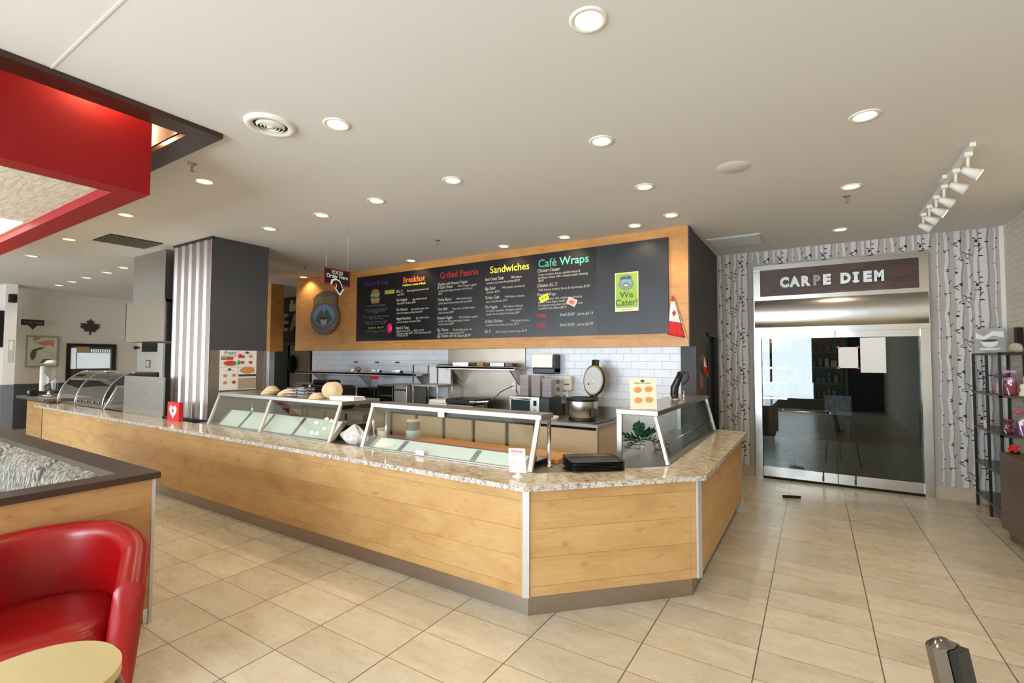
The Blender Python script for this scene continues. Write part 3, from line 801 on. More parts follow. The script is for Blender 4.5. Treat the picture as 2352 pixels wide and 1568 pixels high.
# ================================================================== SERVING COUNTER
ZG = .90
def offs(p): return p
CK = [(-11.45, 2.775), (-1.63, 2.775), (-.725, 3.70), (-.725, 6.08)]
def counter():
    t = root('serving_counter', 'long angled serving counter clad in honey coloured wood planks', 'counter', (-5, 3.2, 0))
    def rot_panel(a, c, name, m, z0, z1, th, lab=None, inset=0):
        a, c = Vector((*a, 0)), Vector((*c, 0)); d = c-a; L = d.length; ang = math.atan2(d.y, d.x)
        b = B(); b.box((inset, 0, z0), (L-inset, th, z1))
        o = b.build(name, m, t); o.location = a-Vector(t.location); o.location.z = 0; o.rotation_euler = (0, 0, ang)
        return o
    names = ['front panel', 'corner panel', 'end panel']
    for i in range(3):
        o = rot_panel(CK[i], CK[i+1], 'front_panel', M_WOOD, .155, ZG-.045, .04)
    # recessed kick plates
    KK = [(-11.40, 2.845), (-1.655, 2.845), (-.785, 3.735), (-.785, 6.05)]
    for i in range(3): rot_panel(KK[i], KK[i+1], 'kick_plate', M_KICK, 0, .16, .02)
    # aluminium corner strips
    for (x, yy, a) in ((-1.63, 2.772, .39), (-.722, 3.70, 1.18)):
        b = B(); b.box((-.022, -.004, .155), (.022, .012, ZG-.045)); o = b.build('corner_strip', M_ALU, t); o.location = (x+5, yy-3.2, 0); o.rotation_euler = (0, 0, a)
    b = B(); b.box((-11.45, 2.775, .0), (-11.42, 3.1, ZG-.045)); b.build('end_panel', M_WOOD, t, world=True)
    b = B(); b.box((-.76, 6.06, 0), (-.725, 6.09, ZG-.045)); b.box((-1.2, 6.05, 0), (-.76, 6.08, ZG-.045)); b.build('end_panel', M_ALU, t, world=True)
    b = B(); b.prism([(-11.40, 2.86), (-1.66, 2.86), (-.80, 3.75), (-.80, 6.04), (-1.2, 6.04), (-1.2, 3.85), (-1.8, 3.25), (-11.40, 3.25)], .02, .15); b.build('plinth', M_BLACKM, t, world=True)
    b = B(); b.prism([(-11.40, 2.78), (-1.635, 2.78), (-.735, 3.70), (-.735, 6.07), (-1.0, 6.07), (-1.0, 3.9), (-1.75, 3.08), (-11.40, 3.08)], ZG-.045, ZG-.04); b.build('sub_top', M_BLACKM, t, world=True)
    # granite top
    P = [(-11.5, 2.68), (-1.592, 2.68), (-.665, 3.645), (-.665, 6.15), (-.985, 6.15), (-.965, 3.80), (-1.70, 3.045), (-11.5, 3.045)]
    b = B(); b.prism(P, ZG-.035, ZG, 0, None, 1); single(b, 'granite_worktop', [M_GRAN, M_GEDGE], 'speckled beige granite worktop running along the front of the serving counter', 'worktop')
    # steel service top behind it
    b = B(); b.prism([(-6.75, 3.05), (-1.705, 3.05), (-.975, 3.81), (-.99, 6.0), (-1.45, 6.0), (-1.45, 3.95), (-1.62, 3.78), (-3.7, 3.78), (-6.75, 3.78)], ZG-.035, ZG-.012)
    single(b, 'steel_service_top', M_STEELD, 'stainless steel service top behind the granite, under the sneeze guards', 'worktop')
counter()

# cold wells with sloping white lids under the guards
def wells(cuts, y0, y1, z1, yback, label):
    x0, x1 = cuts[0], cuts[-1]
    t = root('cold_well', label, 'cold well', ((x0+x1)/2, y0, ZG-.012), 0, 'cold wells under the sneeze guards')
    def slab(xa, xb, lift, th):
        b = B(); d = Vector((0, y1-y0, z1-ZG)).normalized(); n = Vector((0, -d.z, d.y))
        a0, a1 = Vector((xa, y0, ZG-.004)), Vector((xb, y0, ZG-.004)); e0, e1 = Vector((xa, y1, z1)), Vector((xb, y1, z1))
        vs = [v+n*lift for v in (a0, a1, e1, e0)]; v2 = [v-n*th for v in vs]
        b._f(vs+v2, ((0,1,2,3), (7,6,5,4), (0,4,5,1), (1,5,6,2), (2,6,7,3), (3,7,4,0))); return b
    for i in range(len(cuts)-1):
        slab(cuts[i]+.028, cuts[i+1]-.028, .004, .008).build('well_lid', mat('lid_white', (226, 226, 212), .18), t, world=True)
    for i, x in enumerate(cuts):
        slab(x-.03, x+.03, .001, .012).build('divider', M_STEELD, t, world=True)
    b = B(); b.box((x0-.03, y1, z1-.03), (x1+.03, y1+.02, z1+.006)); b.box((x0-.03, yback-.01, ZG-.012), (x1+.03, yback, z1-.03)); b.box((x0-.03, y1, z1-.035), (x1+.03, yback, z1-.03)); b.build('well_rim', M_STEEL, t, world=True)
wells([-6.30, -5.83, -5.35, -4.77, -4.12], 3.15, 3.31, 1.065, 3.6, 'row of cold wells with sloping pale lids under the left sneeze guard')
wells([-3.50, -3.14, -2.33, -1.84], 3.10, 3.22, .972, 3.42, 'row of cold wells with sloping pale lids under the middle sneeze guard')
b = B(); b.box((-3.45, 3.45, ZG-.012), (-1.74, 3.76, ZG+.022), bev=.004)
single(b, 'cutting_board', M_BOARD, 'long wooden cutting board behind the middle sneeze guard', 'cutting board')

def guard(name_label, x0, x1, yb, yt0, yt1, ztop, mids, legs_y, sidepane=True):
    """glass leans from the worktop back to the shelf"""
    t = root('sneeze_guard', name_label, 'sneeze guard', ((x0+x1)/2, yb, ZG), 0, 'sneeze guards on the counter')
    b = B(); b.box((x0-.02, yt0, ztop), (x1+.03, yt1, ztop+.04), bev=.004); b.build('top_shelf', M_STEEL, t, world=True)
    b = B(); b.box((x0+.01, yt0+.02, ztop-.03), (x1-.01, yt0+.05, ztop)); b.build('lamp_rail', M_BLACK, t, world=True)
    d = Vector((0, yt0+.01-yb, ztop-ZG)); n = Vector((0, -d.z, d.y)).normalized()
    for xx in [x0]+mids+[x1]:
        b = B(); w = .018
        a0 = Vector((xx, yb, ZG)); a1 = a0+d
        vs = [a0+Vector((-w, 0, 0))+n*.008, a0+Vector((w, 0, 0))+n*.008, a1+Vector((w, 0, 0))+n*.008, a1+Vector((-w, 0, 0))+n*.008]
        vs2 = [v-n*.022 for v in vs]
        b._f(vs+vs2, ((0,1,2,3), (7,6,5,4), (0,4,5,1), (1,5,6,2), (2,6,7,3), (3,7,4,0)))
        b.build('guard_post', mat('brushed_aluminium', (212, 204, 192), .35, .6), t, world=True)
    xs = [x0]+mids+[x1]
    for i in range(len(xs)-1):
        b = B(); a0 = Vector((xs[i]+.018, yb, ZG+.008)); a1 = Vector((xs[i+1]-.018, yb, ZG+.008)); dd = d*.985
        vs = [a0, a1, a1+dd, a0+dd]; vs2 = [v-n*.006 for v in vs]
        b._f(vs+vs2, ((0,1,2,3), (7,6,5,4), (0,4,5,1), (1,5,6,2), (2,6,7,3), (3,7,4,0))); b.build('glass_pane', M_GLASS, t, world=True)
    b = B(); b.box((x0, yb-.005, ZG), (x1, yb+.02, ZG+.012)); b.build('base_rail', M_STEELD, t, world=True)
    for xx in (x0, x1):
        b = B(); b.tube([(xx, legs_y, ZG-.012), (xx, legs_y, ztop)], .016, 10); b.lathe([(.03, 0), (.03, .008), (.016, .012)], (xx, legs_y, ZG-.011), 12); b.build('leg', M_CHROME, t, world=True)
    for k in range(5):
        xx = x0+(x1-x0)*(k+.5)/5
        b = B(); b.box((xx-.12, yt0+.05, ztop-.018), (xx+.12, yt0+.08, ztop)); b.build('mounting_clip', M_STEEL, t, world=True)
    return t
guard('left glass sneeze guard with deep steel shelf of bowls beside the column', -6.37, -4.04, 3.06, 3.18, 3.68, 1.25, [-5.24], 3.62)
guard('middle glass sneeze guard with narrow steel shelf behind the little white sign', -3.56, -1.765, 3.06, 3.17, 3.37, 1.262, [], 3.355)
# guard on the right leg of the counter (runs along Y)
def guard_right():
    t = root('sneeze_guard', 'right glass sneeze guard on the short leg of the counter with greenery inside', 'sneeze guard', (-1.1, 4.9, ZG), 0, 'sneeze guards on the counter')
    zt = 1.265; xb, xt = -.975, -1.075; y0, y1 = 3.87, 6.0
    b = B(); b.box((-1.42, 3.90, zt), (-1.07, 6.05, zt+.04), bev=.004); b.build('top_shelf', M_STEEL, t, world=True)
    d = Vector((xt-xb, 0, zt-ZG)); n = Vector((d.z, 0, -d.x)).normalized()
    for yy in (y0, y1):
        a0 = Vector((xb, yy, ZG)); b = B(); w = .018
        vs = [a0+Vector((0, -w, 0)), a0+Vector((0, w, 0)), a0+d+Vector((0, w+.03, 0)), a0+d+Vector((0, -w+.03, 0))]; vs2 = [v-n*.022 for v in vs]
        b._f(vs+vs2, ((0,1,2,3), (7,6,5,4), (0,4,5,1), (1,5,6,2), (2,6,7,3), (3,7,4,0))); b.build('guard_post', MATS['brushed_aluminium'], t, world=True)
    a0 = Vector((xb, y0+.02, ZG+.008)); a1 = Vector((xb, y1-.02, ZG+.008)); vs = [a0, a1, a1+d*.98+Vector((0, .03, 0)), a0+d*.98+Vector((0, .03, 0))]; vs2 = [v-n*.006 for v in vs]
    b = B(); b._f(vs+vs2, ((0,1,2,3), (7,6,5,4), (0,4,5,1), (1,5,6,2), (2,6,7,3), (3,7,4,0))); b.build('glass_pane', M_GLASS, t, world=True)
    b = B(); b.box((xb-.02, y0, ZG), (xb+.004, y1, ZG+.012)); b.build('base_rail', M_STEELD, t, world=True)
    for yy in (3.92, 6.02):
        b = B(); b.box((-1.415, yy-.012, ZG-.012), (-1.375, yy+.012, zt)); b.build('leg', M_STEEL, t, world=True)
guard_right()

# ------------------------------------------------ small things on the granite
def sign_holder():
    t = root('sign_holder', 'small white upright sign in a round pedestal holder on the granite corner', 'sign', (-1.762, 2.89, ZG))
    b = B(); b.lathe([(0, 0), (.042, 0), (.042, .005), (.018, .012), (.011, .03), (.013, .045), (0, .046)], seg=24); b.build('pedestal', M_PLASTW, t)
    b = B(); M = Matrix.Rotation(math.radians(-4), 4, 'Y'); b.box((-.067, -.004, .03), (.067, .004, .195), 0, M); 
    b.box((-.048, -.006, .166), (.048, -.004, .181), 1, M)
    c = b.build('card', [M_PAPER, mat('card_red_band', (226, 98, 96), .6)], t)
    b = B(); MM = M @ frame((-.04, -.0055, .0), *FRONT)
    for z, s in ((.153, 'BYGREEN OPTIONS MEAT'), (.146, 'PRODUCTS IN'), (.128, 'MILK'), (.119, 'GLUTEN'), (.110, 'SOY'), (.098, 'PLEASE  ADVISE STAFF'), (.088, 'EGGS'), (.078, 'WHEAT'), (.052, 'PLEASE ASK OUR STAFF FOR MORE')):
        b.text(s, .0085, MM @ Matrix.Translation((0, z, 0)), 0)
    b.text('FOOD ALLERGY FAQ', .0115, MM @ Matrix.Translation((-.004, .169, .001)), 1)
    b.build('card_text', [mat('print_black', (40, 40, 42), .6), M_PAPER], c)
sign_holder()
def heart_card():
    t = root('heart_card', 'small red block card with a white heart and red maple leaf beside the column', 'card', (-7.09, 3.0, ZG))
    b = B(); b.box((-.16, -.02, 0), (.15, .03, .245), 0); 
    M = frame((-.005, -.0215, .13), *FRONT)
    hp = []
    for k in range(32):
        a = 2*PI*k/32; hp.append((.0062*16*math.sin(a)**3, .0062*(13*math.cos(a)-5*math.cos(2*a)-2*math.cos(3*a)-math.cos(4*a))))
    c = b.build('block', M_FLAGR, t)
    b = B(); b.prism(hp, 0, .001, 0, M); b.prism([(x*.042, yy*.042) for x, yy in LEAF], .001, .0018, 1, M); b.build('heart_print', [M_PAPER, M_FLAGR], c)
heart_card()
def tray_stack():
    c = Vector((-1.44, 3.45, ZG-.011)); ang = math.radians(40)
    proto = None
    for k in range(7):
        if proto is None:
            b = B(); w, h = .205, .155
            def rr(w, h, r_, z):
                pts = []
                for cx, cy, a0 in ((w-r_, h-r_, 0), (-w+r_, h-r_, 90), (-w+r_, -h+r_, 180), (w-r_, -h+r_, 270)):
                    for q in range(6): a = math.radians(a0+q*18); pts.append(Vector((cx+r_*math.cos(a), cy+r_*math.sin(a), z)))
                return pts
            loops = [rr(w-.02, h-.02, .03, 0), rr(w, h, .045, .016), rr(w+.004, h+.004, .048, .019), rr(w+.002, h+.002, .046, .021), rr(w-.006, h-.006, .04, .017), rr(w-.024, h-.024, .028, .004)]
            rings = [[b.bm.verts.new(v) for v in l] for l in loops]
            for i in range(len(rings)-1):
                for q in range(24): f = b.bm.faces.new((rings[i][q], rings[i][(q+1) % 24], rings[i+1][(q+1) % 24], rings[i+1][q])); f.smooth = True
            b.bm.faces.new(rings[0][::-1]); b.bm.faces.new(rings[-1])
            proto = single(b, 'serving_tray', M_PLASTB, 'bottom black plastic tray of the stack on the counter corner', 'tray', tuple(c), ang, 'black trays stacked on the counter')
        else:
            o = proto.copy(); COL.objects.link(o); o.location = c+Vector((0, 0, k*.0105)); 
            o['label'] = ['', 'second black tray from the bottom of the tray stack', 'third black tray from the bottom of the tray stack', 'middle black tray of the tray stack',
                          'third black tray from the top of the tray stack', 'second black tray from the top of the tray stack', 'topmost black plastic tray of the stack on the counter corner'][k]
tray_stack()

# ------------------------------------------------ things on the guard shelves
ZS = 1.291
def bowl_mesh(r=.088, h=.055):
    b = B(); b.lathe([(0, h), (r*.45, h), (r*.5, h-.004), (r*.82, h*.5), (r, .004), (r*1.04, 0), (r*1.0, -.002), (r*.8, h*.45), (r*.46, h-.012), (0, h-.01)], seg=28); return b
BW = bowl_mesh()
p0 = single(BW, 'pulp_bowl', M_PULP, '', 'bowl', (-5.58, 3.36, ZS+.002), 0, 'pulp bowls on the left guard shelf')
bowls = [((-5.58, 3.36, ZS+.002), (0, 0, 0), 1.0, 'upturned pale bowl lowest of the stack by the poster'), ((-5.56, 3.37, ZS+.022), (.0, .05, 0), 1.0, 'second pale bowl in the stack by the poster'),
 ((-5.545, 3.38, ZS+.044), (0, .1, 0), .96, 'top pale bowl in the stack by the poster'),
 ((-5.24, 3.36, ZS+.002), (0, 0, 0), 1.0, 'pale bowl directly left of the clear containers, lowest'), ((-5.20, 3.37, ZS+.02), (0, -.22, 0), .98, 'tilted pale bowl directly left of the clear containers, upper'),
 ((-4.56, 3.30, ZS+.002), (0, 0, 0), 1.05, 'flat upturned pale bowl right of the clear containers'),
 ((-4.42, 3.36, ZS+.088), (PI/2-.1, 0, .9), 1.0, 'leaning pale bowl at the back of the sideways bowl row'),
 ((-4.38, 3.35, ZS+.088), (PI/2-.14, 0, .85), .99, 'leaning pale bowl second in the sideways bowl row'),
 ((-4.34, 3.335, ZS+.088), (PI/2-.18, 0, .8), .98, 'leaning pale bowl third in the sideways bowl row'),
 ((-4.30, 3.31, ZS+.09), (PI/2-.12, 0, .45), 1.06, 'foremost round pale bowl standing on its side on the shelf')]
for k, (l, rt, sc, lab) in enumerate(bowls):
    o = p0 if k == 0 else p0.copy()
    if k: COL.objects.link(o)
    o.location = l; o.rotation_euler = rt; o.scale = (sc, sc, sc); o['label'] = lab
def container(x, yy, lab):
    t = root('clear_container', lab, 'container', (x, yy, ZS), .05, 'clear plastic containers on the left guard shelf')
    for k in range(3):
        b = B(); z = k*.034
        b.box((-.075, -.055, z), (.075, .055, z+.028), bev=.006); b.build('tray', M_CLEAR, t)
    b = B(); b.box((-.08, -.06, .1), (.08, .06, .106), bev=.002); b.build('lid', M_CLEAR, t)
container(-5.0, 3.33, 'left stack of clear plastic containers on the guard shelf'); container(-4.82, 3.34, 'right stack of clear plastic containers on the guard shelf')
b = B()
for k in range(5): b.box((-.19+.004*k, -.07, k*.008), (.17-.006*k, .09, k*.008+.006), 0, Matrix.Rotation(.02*k, 4, 'Z'))
single(b, 'paper_stack', M_PAPER, 'white stack of wrapping papers at the right end of the bowl shelf', 'paper', (-4.12, 3.34, ZS), .05)
# poster on the column side
def poster():
    t = root('menu_poster', 'white food poster of four sheets with pink and green dots on the column side', 'poster', (-6.755, 3.62, 1.56))
    y0, y1, z0, z1 = 3.375, 3.875, 1.29, 1.83
    ym, zm = 3.62, 1.60
    b = B(); b.box((-6.757, y0, z0), (-6.752, y1, z1)); c = b.build('sheet', M_PAPER, t, world=True)
    b = B(); X = -6.7515
    def ell(cy, cz, ry, rz, mi, dx=0): b.prism([(ry*math.cos(2*PI*k/20), rz*math.sin(2*PI*k/20)) for k in range(20)], 0, .0006, mi, frame((X+dx, cy, cz), *SIDE))
    ell(3.51, 1.65, .105, .048, 1); ell(3.51, 1.655, .085, .036, 2, .001)
    b.box((X, y0+.01, 1.70), (X+.0008, 3.55, 1.745), 2); b.box((X, y0+.01, 1.725), (X+.001, 3.47, 1.75), 4)
    for cy, cz, m_ in ((3.68, 1.745, 2), (3.79, 1.75, 3), (3.68, 1.665, 2), (3.79, 1.665, 2), (3.45, 1.485, 3), (3.565, 1.49, 3), (3.45, 1.39, 3), (3.565, 1.395, 2)): ell(cy, cz, .028, .022, m_)
    ell(3.75, 1.555, .105, .05, 3); b.box((X, ym+.005, 1.47), (X+.0008, y1, 1.5), 5); b.box((X, ym+.005, 1.30), (X+.0008, y1, 1.45), 6)
    b.box((X, ym-.001, z0), (X+.0008, ym+.001, z1), 5); b.box((X, y0, zm-.001), (X+.0008, y1, zm+.001), 5)
    b.text('Fresh', .075, frame((X+.001, 3.42, 1.772), *SIDE), 5, .3); b.text('homemade', .042, frame((X+.001, 3.40, 1.742), *SIDE), 4, .3)
    ell(3.74, 1.805, .025, .014, 5); ell(3.505, 1.572, .025, .014, 5)
    b.text('burgers & fries', .02, frame((X+.001, 3.68, 1.782), *SIDE), 5, .2); b.text('soups & more', .02, frame((X+.001, 3.45, 1.548), *SIDE), 5, .2)
    b.build('print', [M_PAPER, mat('bowl_white', (225, 222, 216), .5), mat('soup_red', (196, 78, 50), .5), mat('food_orange', (214, 148, 84), .5), mat('print_mint', (140, 196, 170), .5), mat('print_dark', (60, 60, 60), .6), mat('print_table', (176, 160, 140), .6)], c, world=True)
    for n, cy, cz, co in (('pink', 3.635, 1.755, (240, 60, 120)), ('green', 3.62, 1.665, (60, 205, 110))):
        b = B(); b.lathe([(0, .0015), (.03, .0015), (.03, 0)], (0, 0, 0), 20, 0, frame((X+.0005, cy, cz), *SIDE)); b.build('dot_sticker', mat(n+'_dot', co, .5), c, world=True)
poster()
# curved menu stand and airpot on the right guard
def menu_stand():
    t = root('menu_stand', 'curved cream menu card with four food pictures on the right guard shelf', 'menu card', (-1.22, 4.0, 1.306), .55)
    b = B()
    def f(u, v): return Vector((-.11+.22*u, -.02+.05*v*v+.0, v*.26))
    b.grid(f, 4, 10); b.grid(lambda u, v: f(1-u, v)+Vector((0, .003, 0)), 4, 10); b.box((-.11, -.03, 0), (.11, .06, .004)); c = b.build('card', mat('card_cream', (228, 218, 190), .5), t)
    for q, (cx, cz) in enumerate(((-.045, .16), (.045, .165), (-.045, .075), (.045, .08))):
        b = B(); b.prism([(.032*math.cos(2*PI*k/16), .024*math.sin(2*PI*k/16)) for k in range(16)], 0, .001, 0, frame((cx, -.022+.05*(cz/.26)**2-.002, cz), *FRONT)); b.build('food_picture', mat('food_orange', (214, 148, 84), .5), c)
    b = B()
    b.prism([(.016*math.cos(2*PI*k/16), .01*math.sin(2*PI*k/16)) for k in range(16)], 0, .001, 1, frame((0, .018, .235), *FRONT))
    b.text('Burgers & Poutines', .018, frame((0, .012, .212), *FRONT), 1, 0, 'CENTER')
    b.build('card_heading', [mat('food_orange', (214, 148, 84), .5), mat('print_dark', (60, 60, 60), .6)], c)
menu_stand()
def airpot():
    t = root('hand_blender', 'black handled immersion blender standing behind the right glass guard', 'blender', (-1.2, 5.12, 1.306))
    b = B(); b.tube([(-.02, 0, 0), (-.035, 0, .06), (-.03, 0, .13), (.0, 0, .20), (.03, 0, .27)], [.032, .04, .04, .034, .03], 14); b.build('body', M_PLASTB, t)
    b = B(); b.tube([(.0, 0, .275), (.04, 0, .29), (.1, 0, .275), (.105, 0, .24), (.085, 0, .19), (.05, 0, .165)], [.014, .014, .013, .011, .011, .012], 8); b.build('handle', M_PLASTB, t)
    b = B(); b.lathe([(0, -.001), (.045, -.001), (.045, .012), (.035, .02), (0, .02)], (-.02, 0, 0), 18); b.build('base', M_STEEL, t)
    b = B(); b.tube([(.05, .03, 0), (.055, .03, .10)], .012, 10); b.build('shaft', M_CHROME, t)
airpot()
def greenery():
    t = root('leafy_sprig', 'green leafy sprig in a small glass inside the right sneeze guard', 'plant', (-1.27, 4.12, ZG-.012))
    b = B(); b.lathe([(.024, 0), (.022, .05), (.03, .09)], seg=14); b.build('glass', M_CLEAR, t)
    b = B(); rnd = random.Random(2)
    for k in range(20):
        a = rnd.uniform(0, 2*PI); el = rnd.uniform(-.6, 1.3); L = rnd.uniform(.10, .17)
        p0_ = Vector((0, 0, .09)); d = Vector((math.cos(a)*math.cos(el), math.sin(a)*math.cos(el), math.sin(el)))
        pts = [p0_+d*L*s_+Vector((0, 0, .05-.05*s_*s_)) for s_ in (0, .35, .7, 1)]
        b.tube(pts, [.003, .002, .002, .001], 5, 1)
        for i in range(1, 4):
            for sd in (-1, 1):
                side = d.cross(Vector((0, 0, 1))).normalized()*sd
                q = pts[i]; e = q+side*.055+d*.02; m1 = (q+e)/2+Vector((0, 0, .012))+d*.018; m2 = (q+e)/2-d*.018
                b._f([q, m1, e, m2], ((0, 1, 2), (0, 2, 3)), 0)
        q = pts[-1]; side = d.cross(Vector((0, 0, 1))).normalized()
        b._f([q, q+side*.018+d*.03, q+d*.06, q-side*.018+d*.03], ((0, 1, 2), (0, 2, 3)), 0)
    b.build('leaves', [M_GREEN, M_GREEN], t)
greenery()
b = B(); b.lathe([(0, 0), (.06, 0), (.075, .03), (.08, .07), (.082, .072), (.078, .07), (.07, .03), (0, .006)], seg=24)
single(b, 'steel_bowl', M_CHROME, 'small shiny steel bowl deep inside the right sneeze guard', 'bowl', (-1.22, 4.55, ZG-.011))
def jar():
    t = root('lidded_jar', 'round jar with grey band and wooden lid behind the left end of the middle guard', 'jar', (-3.44, 3.6, ZG-.012))
    b = B(); b.lathe([(0, 0), (.068, 0), (.072, .01), (.072, .15), (.064, .155), (.064, .20), (0, .20)], seg=28); b.build('body', mat('jar_celadon', (176, 190, 182), .4), t)
    b = B(); b.lathe([(.0725, .12), (.0725, .15), (.066, .157), (.066, .2)], seg=28); b.build('band', mat('jar_band', (96, 92, 84), .5), t)
    b = B(); b.lathe([(0, .2), (.066, .2), (.068, .205), (.066, .22), (0, .222)], seg=28); b.build('lid', M_PULP, t)
jar()
b = B(); rnd = random.Random(9)
def blob(u, v):
    a = 2*PI*u; h = v; r_ = .13*(math.sin(PI*min(1, .15+h*.85))**.7)*(1+.16*math.sin(3*a+5*h)+.12*math.sin(7*a+2*h+1))
    return Vector((r_*1.25*math.cos(a), r_*.6*math.sin(a), .17*h*(1+.12*math.sin(5*a))))
b.grid(blob, 40, 14, 0, True, True)
single(b, 'plastic_bag', mat('crumpled_plastic', (214, 206, 202), .25, noise=.35, nscale=40), 'crumpled pale plastic bag between the left and middle sneeze guards', 'bag', (-3.83, 3.2, ZG-.011))
b = B(); b.lathe([(0, 0), (.05, 0), (.055, .12), (.05, .12), (.045, .01), (0, .01)], seg=20); b.lathe([(0, .12), (.058, .12), (.06, .135), (0, .14)], seg=20, mi=1)
single(b, 'plastic_tub', [M_PLASTW, M_PULP], 'white tub with wooden lid beside the crumpled plastic bag', 'tub', (-3.68, 3.42, ZG-.011))

# small price tags on the middle guard
b = B(); b.box((-.045, -.002, 0), (.045, .002, .035)); single(b, 'price_tag', M_PAPER, 'small white tag at the foot of the middle sneeze guard', 'tag', (-2.83, 3.045, ZG+.012))
b = B(); b.box((-.035, -.002, 0), (.035, .002, .045)); single(b, 'price_tag', M_CREAM, 'small cream tag hanging from the shelf edge of the middle sneeze guard', 'tag', (-2.70, 3.162, 1.225))

# ================================================================== KITCHEN BACK COUNTER
def back_counter():
    t = root('prep_counter', 'pale wood prep counter with steel top along the white tiled wall', 'counter', (-5, 5.75, 0))
    x0, x1 = -8.3, -2.19
    b = B(); b.box((x0, 5.42, .1), (x1-.02, 6.10, .91)); b.build('carcass', M_BLACKM, t, world=True)
    b = B(); b.box((x1-.022, 5.40, .1), (x1, 6.11, .91)); b.build('end_panel', M_CABW, t, world=True)
    b = B(); b.box((x0, 5.36, .91), (x1+.02, 6.11, .95), bev=.004); b.build('steel_top', M_STEELD, t, world=True)
    for xa, xb_, lab in ((-3.0, x1+.02, 'low steel upstand behind the rice cooker'), (-8.3, -5.2, 'low steel upstand along the wall below the long shelf')):
        single(B().box((xa, 6.09, .951), (xb_, 6.118, 1.1)), 'steel_upstand', M_STEELD, lab, 'upstand')
    xs = [-8.3, -7.76, -7.23, -6.69, -6.16, -5.62, -5.09, -4.555, -4.02, -3.47, -3.04, -2.19]
    for i in range(len(xs)-1):
        b = B(); b.box((xs[i]+.03, 5.39, .12), (xs[i+1]-.03 if i < len(xs)-2 else xs[i+1], 5.42, .875), bev=.003); dd = b.build('door', M_CABW, t, world=True)
    return t
back_counter()
def fume():
    b = B(); b.box((-5.07, 6.10, .952), (-3.61, 6.119, 1.96)); single(b, 'steel_splashback', steel_mat('worn_splash_steel', (158, 150, 138), .38, (1, 1, 6), .2), 'tall stainless steel splashback on the tiled wall behind the grill', 'splashback')
fume()
def wall_shelf(x0, x1, z, yf, br, label):
    t = root('wall_shelf', label, 'shelf', ((x0+x1)/2, 6.1, z))
    b = B(); b.box((x0, yf, z-.02), (x1, 6.10, z+.012), bev=.003); b.box((x0, yf, z-.03), (x1, yf+.012, z+.012)); b.build('shelf_board', M_STEEL, t, world=True)
    for xx in br:
        b = B(); b.prism([(0, 0), (-.3, 0), (-.02, -.24), (0, -.24)], -.008, .008, 0, frame((xx, 6.10, z-.02), (0, 1, 0), (0, 0, 1))); b.build('bracket', M_STEEL, t, world=True)
wall_shelf(-8.6, -5.42, 1.47, 5.72, (-8.2, -6.9, -5.5), 'long stainless wall shelf of clear domes left of the steel splashback')
wall_shelf(-5.0, -3.56, 1.60, 5.72, (-4.75, -3.7), 'short stainless wall shelf with trays in front of the steel splashback')
for k, (x, lab) in enumerate(((-7.02, 'left clear dome cover with food underneath on the long wall shelf'), (-6.47, 'middle clear dome cover on the long wall shelf'), (-5.98, 'right clear dome cover on the long wall shelf'))):
    t = root('dome_cover', lab, 'dome', (x, 5.86, 1.483), 0, 'clear dome covers on the long wall shelf')
    b = B(); b.lathe([(.20, 0), (.205, .02), (.20, .09), (.17, .14), (.11, .165), (0, .175)], seg=28, sx=1.15, sy=.6); b.build('dome', M_CLEAR, t)
    b = B(); b.lathe([(0, .174), (.04, .176), (.04, .19), (0, .195)], seg=16); b.build('knob', M_PLASTB, t)
    b = B(); b.box((-.24, -.13, 0), (.24, .13, .008), bev=.002); b.build('tray', M_STEEL, t)
    b = B(); b.box((.20, -.135, .004), (.25, -.115, .05)); b.build('latch', M_PLASTB, t)
b = B(); b.ball((0, 0, .05), .05, 0, (1.6, .9, .8)); single(b, 'bread_roll', mat('crust', (170, 110, 70), .7, noise=.3), 'brown bread roll under the left clear dome', 'bread', (-6.95, 5.86, 1.491))
for k, (x, w, c, lab) in enumerate(((-4.55, .32, M_STEEL, 'long steel food tray at the left of the short wall shelf'), (-4.18, .14, M_PLASTW, 'brown cardboard tray in the middle of the short wall shelf'), (-3.88, .26, M_STEELD, 'steel food pan near the right end of the short wall shelf'))):
    b = B(); b.box((-w/2, -.1, 0), (w/2, .12, .012), bev=.002)
    for a_, c_ in (((-w/2, -.1, 0), (w/2, -.092, .06)), ((-w/2, .112, 0), (w/2, .12, .06)), ((-w/2, -.1, 0), (-w/2+.008, .12, .06)), ((w/2-.008, -.1, 0), (w/2, .12, .06))): b.box(a_, c_)
    single(b, 'food_tray', c if k != 1 else mat('cardboard', (158, 120, 84), .8), lab, 'tray', (x, 5.86, 1.613))
def warming_shelf():
    t = root('wire_shelf', 'free standing steel rack with a white panel between the two wall shelves', 'rack', (-5.1, 5.7, .95))
    for x in (-5.36, -4.86):
        for yy in (5.6, 5.95):
            b = B(); b.tube([(x, yy, .95), (x, yy, 1.64)], .012, 8); b.build('post', M_STEEL, t, world=True)
    b = B(); b.box((-5.38, 5.58, 1.63), (-4.84, 5.97, 1.645)); b.box((-5.38, 5.58, 1.30), (-4.84, 5.97, 1.325)); b.build('rack_shelf', M_STEELD, t, world=True)
    b = B(); b.box((-5.34, 5.96, 1.33), (-4.9, 5.965, 1.62)); b.build('panel', M_PAPER, t, world=True)
warming_shelf()
def box_thing(name, lab, cat, a, c, m, extra=None, group=None, loc=None):
    t = root(name, lab, cat, ((a[0]+c[0])/2, (a[1]+c[1])/2, a[2]), 0, group)
    b = B(); b.box(a, c, bev=.008); b.build('body', m, t, world=True)
    return t
